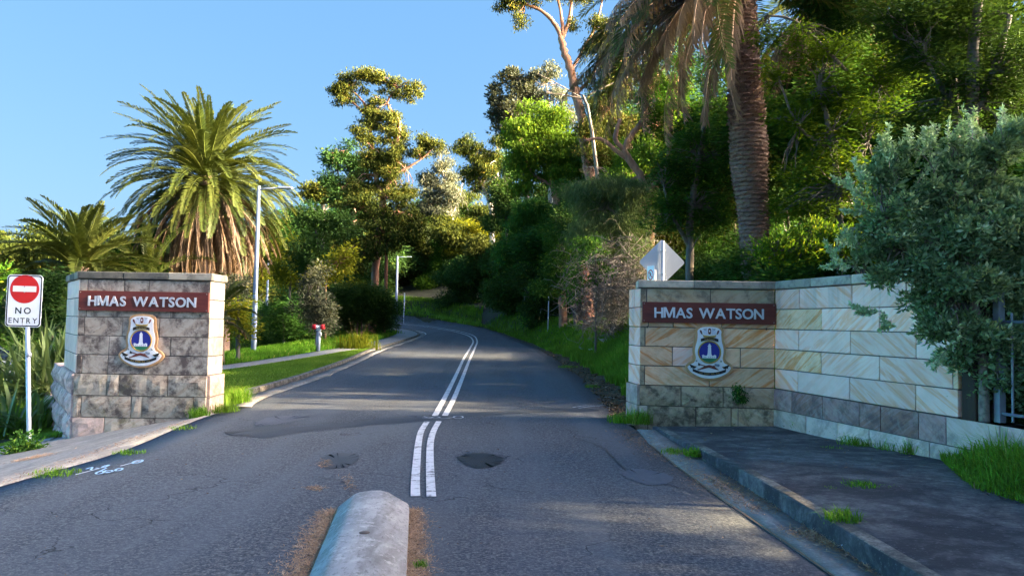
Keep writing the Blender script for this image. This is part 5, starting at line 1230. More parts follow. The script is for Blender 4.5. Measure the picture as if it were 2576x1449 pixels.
# casuarina scrub with brown twigs
ce = tree('casuarina_tree', 'feathery grey-green casuarina over bare brown twigs beside the gate wall', 'tree', (1540, 850, 31),
     [(1530, 500, 70, 50), (1480, 560, 50, 50), (1590, 540, 50, 50), (1530, 570, 70, 44), (1465, 610, 36, 30), (1600, 610, 40, 40), (1505, 640, 40, 26), (1550, 640, 60, 40), (1580, 700, 40, 40), (1500, 480, 60, 40), (1590, 480, 50, 40)],
     [[(1545, 850, 0, 0.149), (1540, 740, 0, 0.124), (1530, 620, 0, 0.087), (1520, 520, 0, 0.050)], [(1560, 850, 0, 0.087), (1575, 740, .5, 0.062), (1590, 600, .5, 0.037)]],
     L_casu, B_twig, .22, .016, 110, 16, 'droop', .2, 41, twigs=150)
rng = np.random.default_rng(77); segs = []
for i in range(1200):
    px, py = rng.normal(1552, 42), rng.triangular(590, 735, 850); 
    if px > 1640: continue
    p = np.array(at(px, py, 30.4 + rng.normal() * 1.2)) - np.array(ce.location); a = rng.uniform(0, 6.28); l = rng.uniform(.7, 1.7)
    segs.append(twig(p, p + np.array([math.cos(a) * l, math.sin(a) * l, rng.uniform(-.7, .5) * l]), rng.uniform(-.3, .3), 6, .09))
o = link('dead_twigs', twig_mesh('dead_twigs', segs, .019), B_twig, ce); o['kind'] = 'stuff'
# trunks near the grass
tree('stringybark_tree', 'thick shredding red-brown trunk on the sunlit corner of the grass bank', 'tree', (1482, 836, 40),
     [(1470, 600, 30, 26), (1440, 560, 40, 36), (1500, 560, 40, 30)], [[(1484, 840, 0, 0.348), (1480, 790, 0, 0.326), (1474, 740, 0, 0.296), (1468, 690, 0, 0.267), (1462, 640, 0, 0.222), (1455, 570, 0, 0.148)]], L_dark, B_red, .14, .05, 30, 12, 'bush', 0, 42)
tree('grey_trunk_tree', 'grey leaning trunk left of the thick red-brown trunk', 'tree', (1452, 818, 46),
     [(1420, 600, 54, 50), (1400, 650, 46, 46), (1440, 540, 60, 46), (1420, 700, 44, 28), (1490, 500, 50, 50), (1500, 560, 40, 40), (1390, 720, 40, 34), (1440, 470, 50, 40)], [[(1456, 818, 0, 0.261), (1446, 770, 0, 0.230), (1434, 720, 0, 0.215), (1424, 680, 0, 0.184), (1415, 620, 0, 0.123)], [(1466, 815, .4, 0.153), (1460, 780, .4, 0.138), (1452, 752, .4, 0.077)]], L_deep, B_grey, .15, .055, 30, 12, 'bush', 0, 43)
# ---- bushes of the shaded slope round the bend, one by one
def bush(name, label, cat, px, Y, lobes, lm, leaf, width, per, mode='bush', seed=1, tone=0., thin=.0, trunk=.08, cl=12, group=None, twigs=0, bark=None):
    py = max(l[1] + l[3] for l in lobes); cx = px
    return tree(name, label, cat, (px, py, Y), lobes, [[(px, py, 0, trunk), (px, (py + lobes[0][1]) / 2, 0, trunk * .7), (lobes[0][0], lobes[0][1], 0, trunk * .35)]], lm, bark or B_grey, leaf, width, per, cl, mode, thin, seed, group, twigs, tone=tone)
bush('bush', 'green drooping bush hanging over the left half of the brown twigs', 'bush', 1500, 29.5, [(1495, 620, 40, 40), (1465, 680, 34, 40), (1520, 680, 30, 30), (1440, 740, 26, 36)], L_deep, .13, .045, 26, 'droop', 48, .05, .15, .05)
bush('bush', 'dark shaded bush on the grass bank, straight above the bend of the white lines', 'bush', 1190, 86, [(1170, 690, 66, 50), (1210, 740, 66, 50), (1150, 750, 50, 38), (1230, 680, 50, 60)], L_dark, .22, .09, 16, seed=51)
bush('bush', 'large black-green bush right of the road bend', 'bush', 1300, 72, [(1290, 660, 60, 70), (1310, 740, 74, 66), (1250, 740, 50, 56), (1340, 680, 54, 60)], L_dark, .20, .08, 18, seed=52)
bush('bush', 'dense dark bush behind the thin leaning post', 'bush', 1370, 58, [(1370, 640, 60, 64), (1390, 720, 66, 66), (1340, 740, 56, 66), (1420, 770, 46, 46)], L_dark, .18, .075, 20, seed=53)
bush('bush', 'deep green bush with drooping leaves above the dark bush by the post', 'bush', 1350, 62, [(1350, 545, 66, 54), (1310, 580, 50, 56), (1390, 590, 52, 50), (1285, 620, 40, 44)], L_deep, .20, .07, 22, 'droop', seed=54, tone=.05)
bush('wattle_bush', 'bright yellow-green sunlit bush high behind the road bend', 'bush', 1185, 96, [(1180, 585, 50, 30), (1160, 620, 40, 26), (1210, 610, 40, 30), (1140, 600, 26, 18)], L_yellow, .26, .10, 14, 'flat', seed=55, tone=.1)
bush('wattle_bush', 'small yellow-green bush on the bank beside the lamp at the bend', 'bush', 1075, 98, [(1075, 745, 34, 20), (1055, 760, 22, 16), (1100, 755, 24, 18)], L_yellow, .24, .09, 14, seed=56, tone=-.15)
bush('bush', 'mid-green feathery bush above the small yellow-green one by the far lamp', 'bush', 1110, 97, [(1110, 680, 46, 38), (1080, 700, 34, 30), (1140, 690, 36, 40), (1120, 640, 40, 30)], L_green, .26, .09, 14, 'up', seed=57, tone=-.15)
bush('bush', 'grey-olive bush between the far lamp and the yellow sunlit bush', 'bush', 1060, 106, [(1060, 620, 44, 36), (1090, 590, 40, 30), (1050, 660, 34, 34), (1110, 620, 30, 30)], L_casu, .30, .10, 14, seed=58)
bush('broadleaf_tree', 'spreading olive tree with sunlit edges under the tallest gum', 'tree', 968, 57, [(905, 520, 50, 34), (1000, 525, 54, 30), (950, 565, 64, 36), (1035, 560, 40, 26), (900, 600, 50, 38), (945, 615, 50, 40), (1000, 595, 40, 26), (905, 660, 50, 30)], L_olive, .20, .085, 15, 'droop', 59, .05, .12, .16, twigs=80, bark=B_red)
bush('broadleaf_tree', 'dark leafy mass behind the round bush, shading the far lamp', 'tree', 945, 61, [(930, 680, 50, 40), (895, 690, 40, 40)], L_dark, .20, .08, 18, 'bush', 60, 0, 0, .16, bark=B_red)
bush('broadleaf_tree', 'olive sunlit tree directly behind the lamp at the road bend', 'tree', 1010, 100, [(1000, 550, 50, 34), (1035, 600, 44, 36), (1000, 640, 50, 36), (1045, 555, 40, 26), (985, 690, 44, 40), (1030, 680, 40, 40), (970, 610, 36, 36)], L_olive, .30, .12, 13, 'bush', 160, .05, .1, .2, twigs=60, bark=B_red)
bush('gum_tree', 'thin olive tree filling the gap between the wispy gum and the white-trunked gum', 'tree', 1180, 108, [(1170, 500, 44, 36), (1130, 540, 50, 34), (1200, 540, 50, 36), (1230, 580, 50, 34), (1100, 570, 50, 30), (1160, 570, 50, 30)], L_olive, .32, .11, 11, 'droop', 161, .1, .2, .2, twigs=80, bark=B_pale)
bush('broadleaf_tree', 'dark leafy tree under the banksia and left of the bright rounded tree', 'tree', 1275, 74, [(1270, 480, 36, 40), (1290, 420, 26, 34), (1290, 530, 44, 40), (1260, 560, 40, 40), (1245, 520, 30, 30)], L_dark, .24, .09, 16, 'bush', 162, .05, .05, .2, twigs=60)
bush('gum_tree', 'olive gum foliage behind the twisting orange forked tree', 'tree', 1640, 41, [(1640, 360, 70, 60), (1600, 440, 60, 50), (1700, 420, 70, 50), (1560, 480, 60, 44), (1640, 490, 70, 44), (1660, 250, 60, 60), (1720, 330, 60, 60)], L_green, .16, .06, 26, 'droop', 163, -.05, .1, .2, twigs=100, bark=B_gum)
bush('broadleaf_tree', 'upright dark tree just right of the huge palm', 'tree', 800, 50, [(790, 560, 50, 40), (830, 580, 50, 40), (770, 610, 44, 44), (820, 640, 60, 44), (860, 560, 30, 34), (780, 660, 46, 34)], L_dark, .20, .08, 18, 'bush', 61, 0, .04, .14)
bush('wattle_tree', 'sunlit yellow-olive tree between the huge palm and the dark upright tree', 'tree', 730, 54, [(725, 640, 34, 40), (700, 680, 36, 36), (740, 690, 34, 30), (690, 620, 26, 26)], L_yellow, .22, .09, 13, 'bush', 62, -.2, .15, .1)
bush('wattle_tree', 'small crooked tree with yellow leaves and an orange stem behind the flowering shrub', 'tree', 822, 46, [(850, 660, 44, 30), (880, 640, 34, 26), (835, 690, 34, 24), (800, 700, 30, 24)], L_yellow, .20, .08, 12, 'bush', 63, -.12, .2, .08, bark=B_gum, twigs=30)
bush('round_bush', 'big round dark bush under a painted sunlit top beside the footpath', 'bush', 910, 54, [(910, 768, 66, 56), (910, 768, 40, 36), (870, 775, 46, 50), (955, 775, 40, 50), (900, 795, 70, 36), (965, 795, 30, 36)], L_dark, .17, .065, 34, 'flat', 64, .0)
bush('bush', 'sunlit top of the big round dark bush, painted as yellow-green leaves', 'bush', 900, 54.4, [(880, 725, 34, 14), (920, 722, 34, 14), (950, 735, 24, 14)], L_yellow, .16, .06, 26, 'flat', 65, -.02)  # sunlight on the round bush's top, put into yellow-green leaf colour
fl = bush('flowering_shrub', 'speckled grey-green shrub with small white flowers behind the hydrant', 'shrub', 795, 38, [(770, 770, 36, 40), (805, 760, 34, 40), (785, 720, 34, 34), (790, 810, 46, 34), (825, 800, 22, 30), (800, 690, 26, 22)], L_grey, .14, .055, 26, 'bush', 66, .05, .05, .06, twigs=60)
bush('bush', 'low black-green bush with yellow tips left of the flowering shrub', 'bush', 715, 40, [(710, 800, 42, 34), (735, 780, 34, 34), (690, 825, 30, 26), (745, 825, 34, 28)], L_deep, .16, .06, 26, 'flat', 67, -.03)
bush('wattle_bush', 'bright yellow bush between the stained pillar and the tall lamp', 'bush', 600, 27, [(600, 775, 28, 30), (585, 815, 30, 34), (615, 825, 26, 34), (575, 775, 22, 30)], L_yellow, .13, .05, 32, 'flat', 68, .05)
bush('bush', 'grey-green bush above the yellow bush behind the stained pillar', 'bush', 600, 35, [(600, 720, 30, 24), (625, 745, 22, 20), (575, 735, 24, 24)], L_grey, .15, .06, 22, 'bush', 69, .05)
bush('bush', 'yellow-olive undergrowth under the skirt of the huge palm', 'bush', 470, 46, [(420, 640, 44, 40), (470, 660, 40, 30), (600, 660, 30, 40), (640, 690, 30, 30), (380, 600, 20, 30), (540, 680, 30, 20)], L_yellow, .20, .07, 14, 'bush', 70, -.25, .15)
bush('broadleaf_tree', 'dark tree behind the small young palm', 'tree', 330, 42, [(330, 640, 44, 50), (370, 620, 34, 54), (290, 680, 50, 40), (395, 580, 16, 30)], L_deep, .18, .06, 20, 'bush', 71, 0, .1)
bush('bush', 'dark hedge-like bush hanging behind the NO ENTRY sign', 'bush', 110, 22, [(110, 760, 50, 60), (150, 780, 40, 60), (60, 770, 50, 50), (20, 800, 40, 50), (140, 720, 40, 40), (80, 820, 60, 50)], L_dark, .13, .05, 40, 'flat', 72, .03)
bush('bush', 'bright green bush at the left edge above the parked car', 'bush', 10, 34, [(5, 720, 40, 34), (30, 700, 26, 20), (-20, 760, 50, 60)], L_green, .16, .06, 24, 'bush', 73, .15)
# small norfolk pine
def pine(label, px, pt, pb, Y, wpx):
    b = at(px, pb, Y); t = at(px, pt, Y); z0 = Tz(b.x, Y); e = empty('norfolk_pine', (b.x, Y, z0), label, 'tree'); H = t.z - z0; W = wpx / ppm(Y)
    tube('trunk', [(0, 0, -.3), (0, 0, H * .5), (0, 0, H)], [.22, .15, .03], B_grey, e, 8); seg = []
    for k in range(13):
        z = H * (.35 + .64 * k / 12); l = W * (1.05 - k / 13) * .9 + .1
        for a in np.linspace(0, 6.28, 7)[:-1] + k * .4: seg.append(twig((0, 0, z), (math.cos(a) * l, math.sin(a) * l, z + .25 * l), .0, 5, .02))
    o = link('crown', twig_mesh('crown', seg, .16, 4), L_deep, e); o['kind'] = 'stuff'; return e
pine('little far norfolk pine at the left edge above the NO ENTRY sign', 21, 648, 740, 110, 20)
# flat-topped far tree
tree('umbrella_pine', 'far flat-topped tree between the huge palm and the dark gum', 'tree', (810, 720, 92), [(800, 478, 40, 9), (830, 484, 40, 9), (780, 492, 30, 8), (850, 495, 30, 8), (815, 500, 44, 8)],
     [[(812, 720, 0, .3), (812, 560, 0, .28), (814, 510, 0, .2)], [(812, 540, 0, .14), (785, 500, 0, .07)], [(812, 535, 0, .14), (845, 502, 0, .07)], [(812, 550, 0, .1), (770, 505, 0, .05)]], L_olive, B_grey, .35, .13, 14, 12, 'up', .0, 74, twigs=40, tone=.1)

# ---- right-hand forest, nearest ones
tree('glossy_tree', 'leafy green tree spreading between the diamond sign and the great trunk', 'tree', (1720, 720, 23),
     [(1720, 470, 70, 60), (1790, 430, 56, 60), (1670, 540, 50, 50), (1760, 560, 76, 50), (1700, 400, 44, 34), (1820, 520, 40, 60), (1760, 350, 50, 44), (1840, 380, 30, 50), (1800, 260, 50, 50), (1780, 170, 40, 50)],
     [[(1740, 760, 0, .14), (1735, 640, 0, .12), (1740, 520, 0, .1), (1760, 400, 0, .07), (1780, 260, 0, .04)], [(1735, 620, 0, .08), (1690, 540, 0, .05), (1670, 470, 0, .03)]],
     L_deep, B_grey, .12, .045, 46, 12, 'flat', .1, 81, twigs=120, tone=.1)
tree('glossy_tree', 'bright leafy tree crossing in front of the great scaly trunk at mid height', 'tree', (2060, 720, 16.6),
     [(2060, 230, 90, 50), (2160, 280, 80, 60), (1990, 300, 60, 36), (2080, 370, 90, 50), (2010, 440, 60, 36), (2140, 440, 80, 60), (1960, 190, 44, 26), (2220, 200, 80, 60), (1960, 90, 56, 36), (2050, 130, 80, 40), (2000, 520, 60, 40), (2180, 540, 60, 50), (2090, 520, 60, 40)],
     [[(2120, 780, 0, .10), (2115, 640, 0, .09), (2110, 480, 0, .07), (2090, 340, 0, .06), (2060, 220, 0, .04)], [(2110, 470, 0, .05), (2180, 360, 0, .04), (2220, 220, 0, .03)], [(2100, 380, 0, .05), (2010, 320, 0, .03), (1960, 200, 0, .02)], [(2130, 180, 0, .04), (2010, 60, 0, .03), (1930, 40, 0, .02)]],
     L_green, B_grey, .10, .036, 62, 12, 'flat', .16, 82, twigs=260, tone=-.02)
tree('glossy_tree', 'low yellow-green branch reaching left over the coping beside the great trunk', 'tree', (2160, 760, 15.5),
     [(1960, 625, 54, 26), (2030, 610, 60, 30), (2090, 640, 56, 28), (2000, 650, 50, 22), (2120, 600, 50, 30), (1935, 640, 30, 22), (2160, 640, 50, 30), (2060, 580, 40, 20)],
     [[(2180, 800, 0, .07), (2170, 700, 0, .06), (2110, 640, 0, .04), (2020, 625, 0, .025), (1945, 635, 0, .012)]],
     L_green, B_grey, .095, .034, 66, 12, 'up', .06, 83, twigs=90, tone=.22)
tree('broadleaf_tree', 'dark overhanging tree filling the top right corner', 'tree', (2480, 700, 15),
     [(2330, 110, 100, 70), (2450, 60, 100, 60), (2540, 140, 80, 80), (2380, 220, 90, 50), (2500, 260, 80, 50), (2280, 40, 80, 50), (2420, -40, 120, 60), (2280, 300, 80, 50), (2560, 340, 60, 60)],
     [[(2470, 760, 0, .16), (2460, 600, 0, .15), (2440, 420, 0, .14), (2445, 260, 0, .12), (2450, 100, 0, .1), (2470, -60, 0, .07)], [(2445, 300, 0, .08), (2500, 180, 0, .07), (2540, 40, 0, .05)], [(2440, 340, 0, .07), (2390, 260, 0, .05), (2330, 150, 0, .03)], [(2410, 760, .6, .10), (2415, 500, .6, .09), (2405, 330, .6, .07), (2400, 200, .6, .05)]],
     L_dark, B_grey, .10, .04, 62, 12, 'flat', .12, 84, twigs=150, tone=.02)
tree('glossy_tree', 'mid-green tree filling the view between the great trunk and the silvery shrub', 'tree', (2250, 760, 20.5),
     [(2200, 380, 90, 60), (2100, 560, 80, 50), (2260, 460, 90, 70), (2180, 640, 90, 50), (2330, 350, 90, 60), (2050, 480, 60, 50), (2350, 520, 80, 80), (2240, 240, 80, 60), (2040, 640, 60, 50)],
     [[(2250, 780, 0, .13), (2245, 640, 0, .12), (2235, 480, 0, .1), (2220, 360, 0, .06)], [(2245, 560, 0, .07), (2170, 470, 0, .05), (2130, 400, 0, .03)]],
     L_deep, B_grey, .12, .045, 46, 12, 'flat', .1, 85, twigs=120, tone=.12)

# ---- silvery shrub, nearest
tree('silver_shrub', 'large silvery grey-green shrub spilling over the end of the sandstone wall', 'shrub', (2490, 1080, 8.6),
     [(2400, 500, 110, 70), (2280, 520, 100, 70), (2500, 420, 90, 70), (2220, 600, 80, 60), (2360, 620, 130, 80), (2500, 560, 110, 90), (2450, 700, 120, 80), (2330, 720, 90, 60), (2540, 740, 90, 100), (2390, 810, 70, 60), (2480, 840, 90, 70), (2330, 790, 50, 50), (2180, 650, 50, 24), (2260, 400, 50, 50), (2540, 330, 60, 36), (2210, 450, 40, 50), (2425, 900, 50, 44), (2240, 690, 50, 36), (2380, 400, 50, 60), (2560, 900, 60, 60), (2600, 820, 60, 80), (2510, 960, 60, 50), (2600, 960, 60, 60), (2600, 640, 60, 100), (2590, 500, 50, 80)],
     [[(2480, 1080, 0, .06), (2470, 900, 0, .05), (2440, 700, 0, .04), (2400, 520, 0, .025)], [(2500, 1060, .2, .05), (2520, 800, .2, .04), (2530, 560, .2, .03), (2500, 400, .2, .015)], [(2470, 900, 0, .04), (2380, 740, 0, .03), (2270, 620, 0, .015)], [(2440, 700, 0, .03), (2330, 600, 0, .02), (2220, 560, 0, .01)]],
     L_silver, B_twig, .062, .026, 240, 16, 'whorl', .1, 91, twigs=420, tone=.12, spread=.075, depth=.75)
se = TREES[-1]
# upright pale shoots on its top edge
rng = np.random.default_rng(5); P_, D_, S_, T_ = [], [], [], []
segs = []
for (px, py, dx, dy, n) in [(2190, 450, -30, -40, 1), (2230, 400, -10, -60, 1), (2290, 400, 5, -70, 1), (2310, 380, 20, -60, 1), (2380, 370, 20, -50, 1), (2345, 390, -12, -60, 1), (2420, 330, 40, -40, 1), (2490, 330, -50, -30, 1), (2520, 310, 20, -30, 1), (2150, 480, -40, -20, 1), (2140, 650, -50, 10, 1), (2110, 640, -20, -20, 1), (2200, 520, -60, -10, 1), (2260, 380, -40, -50, 1), (2440, 380, -20, -60, 1), (2330, 420, 40, -50, 1), (2380, 860, -40, 40, 1), (2200, 760, -50, 20, 1), (2230, 780, -20, 30, 1), (2160, 600, -40, -10, 1)]:
    for j in range(3):
        a = np.array(at(px + rng.normal() * 12, py + rng.normal() * 10 + 20, 8.5 + rng.normal() * .25)); b_ = np.array(at(px + dx + rng.normal() * 14, py + dy + rng.normal() * 12, 8.5 + rng.normal() * .25)); segs.append(twig(a - np.array(se.location), b_ - np.array(se.location), .05, 5, .02))
        for t in np.linspace(.15, 1, 26):
            p = a + (b_ - a) * t - np.array(se.location)
            for q in range(3):
                d = (b_ - a) / np.linalg.norm(b_ - a) * .8 + rng.normal(size=3) * .65; P_.append(p); D_.append(d / np.linalg.norm(d)); T_.append(.85 + rng.normal() * .12)
P_, D_ = np.array(P_), np.array(D_); V, F = leaf_quads(P_, D_, nrm(np.cross(D_, rng.normal(size=P_.shape))), rng.uniform(.04, .075, len(P_)), rng.uniform(.018, .03, len(P_)))
o = link('shoots', mesh_np('shoots', V, F, np.repeat(np.clip(T_, 0, 1), 4)), L_silver, se); o['kind'] = 'stuff'
o = link('shoot_stems', twig_mesh('shoot_stems', segs, .004), B_twig, se); o['kind'] = 'stuff'
bush('climbing_shrub', 'dark green creeper under the silvery shrub, over the white fence', 'shrub', 2530, 8.9, [(2500, 985, 70, 34), (2560, 960, 60, 60), (2545, 1020, 50, 30), (2600, 900, 50, 90)], L_deep, .05, .025, 260, 'flat', 92, .12, .05, .02)
bush('bush', 'dark bush deep behind the end of the sandstone wall', 'bush', 2500, 11.5, [(2420, 760, 90, 110), (2520, 800, 90, 130), (2440, 920, 70, 70), (2560, 940, 80, 70), (2340, 650, 80, 60)], L_dark, .09, .04, 90, 'bush', 93, 0)

# ---------------------------------------------------------------- masses behind: shared crowns, placed as undergrowth and canopy
def shared(nm, lm, leaf, width, per, mode, seed, lob):
    me, _ = crown_mesh(nm, lob, leaf, width, per, 12, mode, .05, seed); me.materials.append(lm); return me
LOB0 = [((0, 0, 0), (1.6, 1.6, 1.3)), ((1.3, .4, .5), (1.2, 1.2, 1.0)), ((-1.2, -.3, .4), (1.2, 1.2, 1.0)), ((.2, 1.0, 1.0), (1.2, 1.2, .9)), ((.1, -1.0, .7), (1.1, 1.1, .9)), ((0, 0, -1.1), (1.4, 1.4, .8))]
q = np.random.default_rng(4); LOB = []
for c, r in LOB0:
    for k in range(4):
        v = q.normal(size=3); v /= np.linalg.norm(v); f = q.uniform(.45, .7); LOB.append((np.array(c) + v * np.array(r) * .6, np.array(r) * f))
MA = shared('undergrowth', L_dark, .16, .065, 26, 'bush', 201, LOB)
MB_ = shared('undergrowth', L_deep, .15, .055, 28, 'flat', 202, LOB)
MC = shared('canopy', L_olive, .20, .07, 18, 'droop', 203, LOB)
MD = shared('canopy', L_deep, .18, .065, 20, 'flat', 204, LOB)
STEMS = []
SHAFTS = [Vector(p) for p in ((-1.5, 14.6, 0), (1.2, 15.2, 0), (-3.5, 17.8, 0), (0, 26, 0), (-2, 40, 0), (-6.5, 22, 0), (3.0, 31, .8), (-8.5, 31, 0), (-9, 48, 0), (-4, 33, 0), (-12, 28, 1), (-2, 56, 1), (-10, 60, 3), (-5.4, 15.8, 0), (2.5, 14.6, 0), (-.5, 16, 0), (2, 19, 0), (-2.5, 30, 0), (3.8, 40, 1), (4.2, 36, 1), (-5, 15, 0), (0, 48, 0), (-7, 36, 0))]
def mass(me, name, x, y, z, s, seed=0):
    c = Vector((x, y, z))
    if x > 2 and any(((c - p) - dirv * (c - p).dot(dirv)).length < 1.35 * s for p in SHAFTS): return
    if name == 'canopy' and x > 13 and z - Tz(x, y) > 3: STEMS.append((x, y, z))
    r = random.Random(seed * 17 + int(x * 10) + int(y * 7)); o = bpy.data.objects.new(name, me); COL.objects.link(o)
    o.location = (x, y, z); o.rotation_euler = (0, 0, r.uniform(0, 6.28)); o.scale = (s * r.uniform(.9, 1.15), s * r.uniform(.9, 1.15), s * r.uniform(.85, 1.1)); o['kind'] = 'stuff'; return o
random.seed(11)
def thicket(name, spots, mes):
    for i, (x, y, s, dz) in enumerate(spots): mass(mes[i % len(mes)], name, x, y, Tz(x, y) + dz * s, s, i)
# ground-level thicket along the right bank, behind the grass
sp = []
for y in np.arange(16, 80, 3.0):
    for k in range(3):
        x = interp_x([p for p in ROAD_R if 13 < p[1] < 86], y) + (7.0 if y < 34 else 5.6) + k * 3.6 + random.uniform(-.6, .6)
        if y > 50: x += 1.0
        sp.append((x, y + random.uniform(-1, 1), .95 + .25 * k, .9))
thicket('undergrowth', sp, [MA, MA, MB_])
# behind the long wall
thicket('undergrowth', [(7.4, 15, .9, .9), (9, 13, .9, .9), (9.3, 17, 1, .9), (8.0, 10.5, .8, .9), (10.5, 9.0, 1, .9), (12, 14, 1.1, 1.), (11, 19, 1.2, 1.0), (6.3, 17.6, .7, .8), (13, 10, 1.2, 1.)], [MA, MB_])
# canopy over the slope
for i in range(105):
    y = random.uniform(19, 84); x = interp_x([p for p in ROAD_R if 13 < p[1] < 86], min(y, 84)) + random.uniform(5.5, 26); 
    if y < 34 and x < 7.5: x += 4
    d = x - interp_x([p for p in ROAD_R if 13 < p[1] < 86], min(y, 84)); h = 3.2 + d * .12 + random.uniform(0, 3.6)
    if y > 40: h -= 1.2
    mass(random.choice([MC, MD, MA, MD]), 'canopy', x, y, Tz(x, y) + h, random.uniform(1.0, 1.5), i)
for i in range(46):
    y = random.uniform(44, 82); x = random.uniform(3.5, 20); mass(random.choice([MC, MD, MA, MD]), 'canopy', x, y, Tz(x, y) + random.uniform(5, 12) * min(1, .55 + x / 18), random.uniform(1.1, 1.7), i + 300)
for i, (x, y, h) in enumerate([(10.5, 18.4, 4), (10.8, 18.2, 7), (11.2, 18.5, 9.6), (13.5, 18, 5), (13.6, 17.8, 9), (9.2, 20.5, 9.5)]):
    o = bpy.data.objects.new('canopy', (MD, MA)[i % 2]); COL.objects.link(o); o.location = (x, y, Tz(x, y) + h - 1); o.scale = (.8,) * 3; o.rotation_euler = (0, 0, i * 1.3); o['kind'] = 'stuff'
# tall stand of trees that closes the view beyond the bend
for i in range(95):
    px = random.uniform(745, 1330); y = random.uniform(104, 126); top = float(np.interp(px, [740, 820, 900, 1000, 1100, 1200, 1300], [8.5, 11, 15, 14, 12.5, 15.5, 18])); x = (px - 1288) / FPX * y
    z = random.uniform(1.5, top); s = random.uniform(1.2, 2.1) * (1.25 - .5 * z / top); mass(random.choice([MC, MC, MD, MA]), 'far_woods', x, y, z, s, i + 700)
# woods beyond the bend and on the left hill
for i in range(90):
    x = random.uniform(-44, 22); y = random.uniform(92, 124) + max(0, x) * -.3; mass(random.choice([MC, MD, MA]), 'far_woods', x, y, Tz(x, y) + random.uniform(1.0, 6.5) - max(0, -x - 10) * .03, random.uniform(1.6, 2.4), i)
for i in range(46):
    y = random.uniform(72, 98); x = -30 - random.uniform(0, 40) * (y / 90); mass(random.choice([MC, MD, MC]), 'far_woods', x, y, Tz(x, y) + random.uniform(1.0, 3.2), random.uniform(1.5, 2.2), i)
for x, y, s in [(-15.5, 56, 1.2), (-14.5, 62, 1.2), (-17, 60, 1.3), (-13.5, 52, .9), (-12.6, 66, 1.1), (-24.5, 52, 1.0), (-28, 48, 1.2), (-16, 50, .8), (-13, 46.5, .7)]:
    mass(MB_, 'undergrowth', x, y, Tz(x, y) + .8 * s, s, 3)
for x, y, s in [(-24, 34, 1.2), (-28, 38, 1.5), (-33, 34, 1.5), (-21, 28, .9), (-26, 27, 1.1), (-31, 44, 1.6), (-19.5, 24.5, .8), (-38, 42, 1.7), (-44, 50, 1.8)]:
    mass(MB_ if s < 1.3 else MA, 'undergrowth', x, y, Tz(x, y) + .7 * s, s, 3)
# trees standing right of and behind the viewer, whose shade lies over the gate
k = 0
for y in np.arange(-17, 15.5, 2.9):
    for h in (1.6, 4.6, 7.6, 10.4):
        k += 1; x = 24.5 + random.uniform(-1.5, 1.5) + h * .15; mass(MD if k % 3 else MA, 'canopy', x, y + random.uniform(-.8, .8), Tz(x, y) + h, random.uniform(.95, 1.3), k)

# stems under the canopy
segs = []; rs = np.random.default_rng(8)
for x, y, z in STEMS:
    a = np.array([x + rs.normal() * .5, y + rs.normal() * .5, 0]); a[2] = Tz(a[0], a[1]) - .3; b_ = np.array([x, y, z]); t = np.linspace(0, 1, 6)[:, None]; q = a + (b_ - a) * t; q[1:-1] += rs.normal(size=(4, 3)) * .15; segs.append(q)
tag(link('canopy_stems', twig_mesh('canopy_stems', segs, .15, 6), B_grey), kind='stuff')

# ---------------------------------------------------------------- grass
def blades(name, pts, h, wd, m, lean=.35, seed=1, tone=0., kind=True, parent=None, dz=0, hfun=None):
    r = np.random.default_rng(seed); n = len(pts); P = np.array(pts, float)
    z = T(P[:, 0], P[:, 1]) + dz; H = h * r.uniform(.45, 1.25, n)
    if hfun is not None: H = H * hfun(P[:, 0], P[:, 1])
    a = r.random(n) * 6.283; ln = r.uniform(.1, 1, n) * lean; d = np.stack([np.cos(a) * ln, np.sin(a) * ln], 1)
    b = a + 1.57 + r.normal(size=n) * .5; s = np.stack([np.cos(b), np.sin(b)], 1) * wd / 2 * r.uniform(.7, 1.3, n)[:, None]
    B = np.stack([P[:, 0], P[:, 1], z], 1); mid = B.copy(); mid[:, :2] += d * (H * .35)[:, None]; mid[:, 2] += H * .6
    tip = B.copy(); tip[:, :2] += d * H[:, None]; tip[:, 2] += H * (1 - ln * .45)
    S3 = np.concatenate([s, np.zeros((n, 1))], 1)
    V = np.stack([B - S3, B + S3, mid + S3 * .8, tip, mid - S3 * .8], 1).reshape(-1, 3); i = np.arange(n)[:, None] * 5
    F = np.concatenate([i + [0, 1, 2], i + [0, 2, 4], i + [4, 2, 3]], 0)
    tn = np.clip(.45 + tone + r.normal(size=n) * .2 + .18 * np.sin(P[:, 0] * 2.1) * np.sin(P[:, 1] * 1.3), 0, 1)
    me = mesh_np(name, V, F, np.repeat(tn, 5)); o = link(name, me, m, parent)
    if kind: o['kind'] = 'stuff'
    return o
def scatter(n, x0, x1, y0, y1, test, seed, dens=None):
    r = np.random.default_rng(seed); x = r.uniform(x0, x1, n); y = r.uniform(y0, y1, n)
    k = test(x, y); return np.stack([x[k], y[k]], 1)

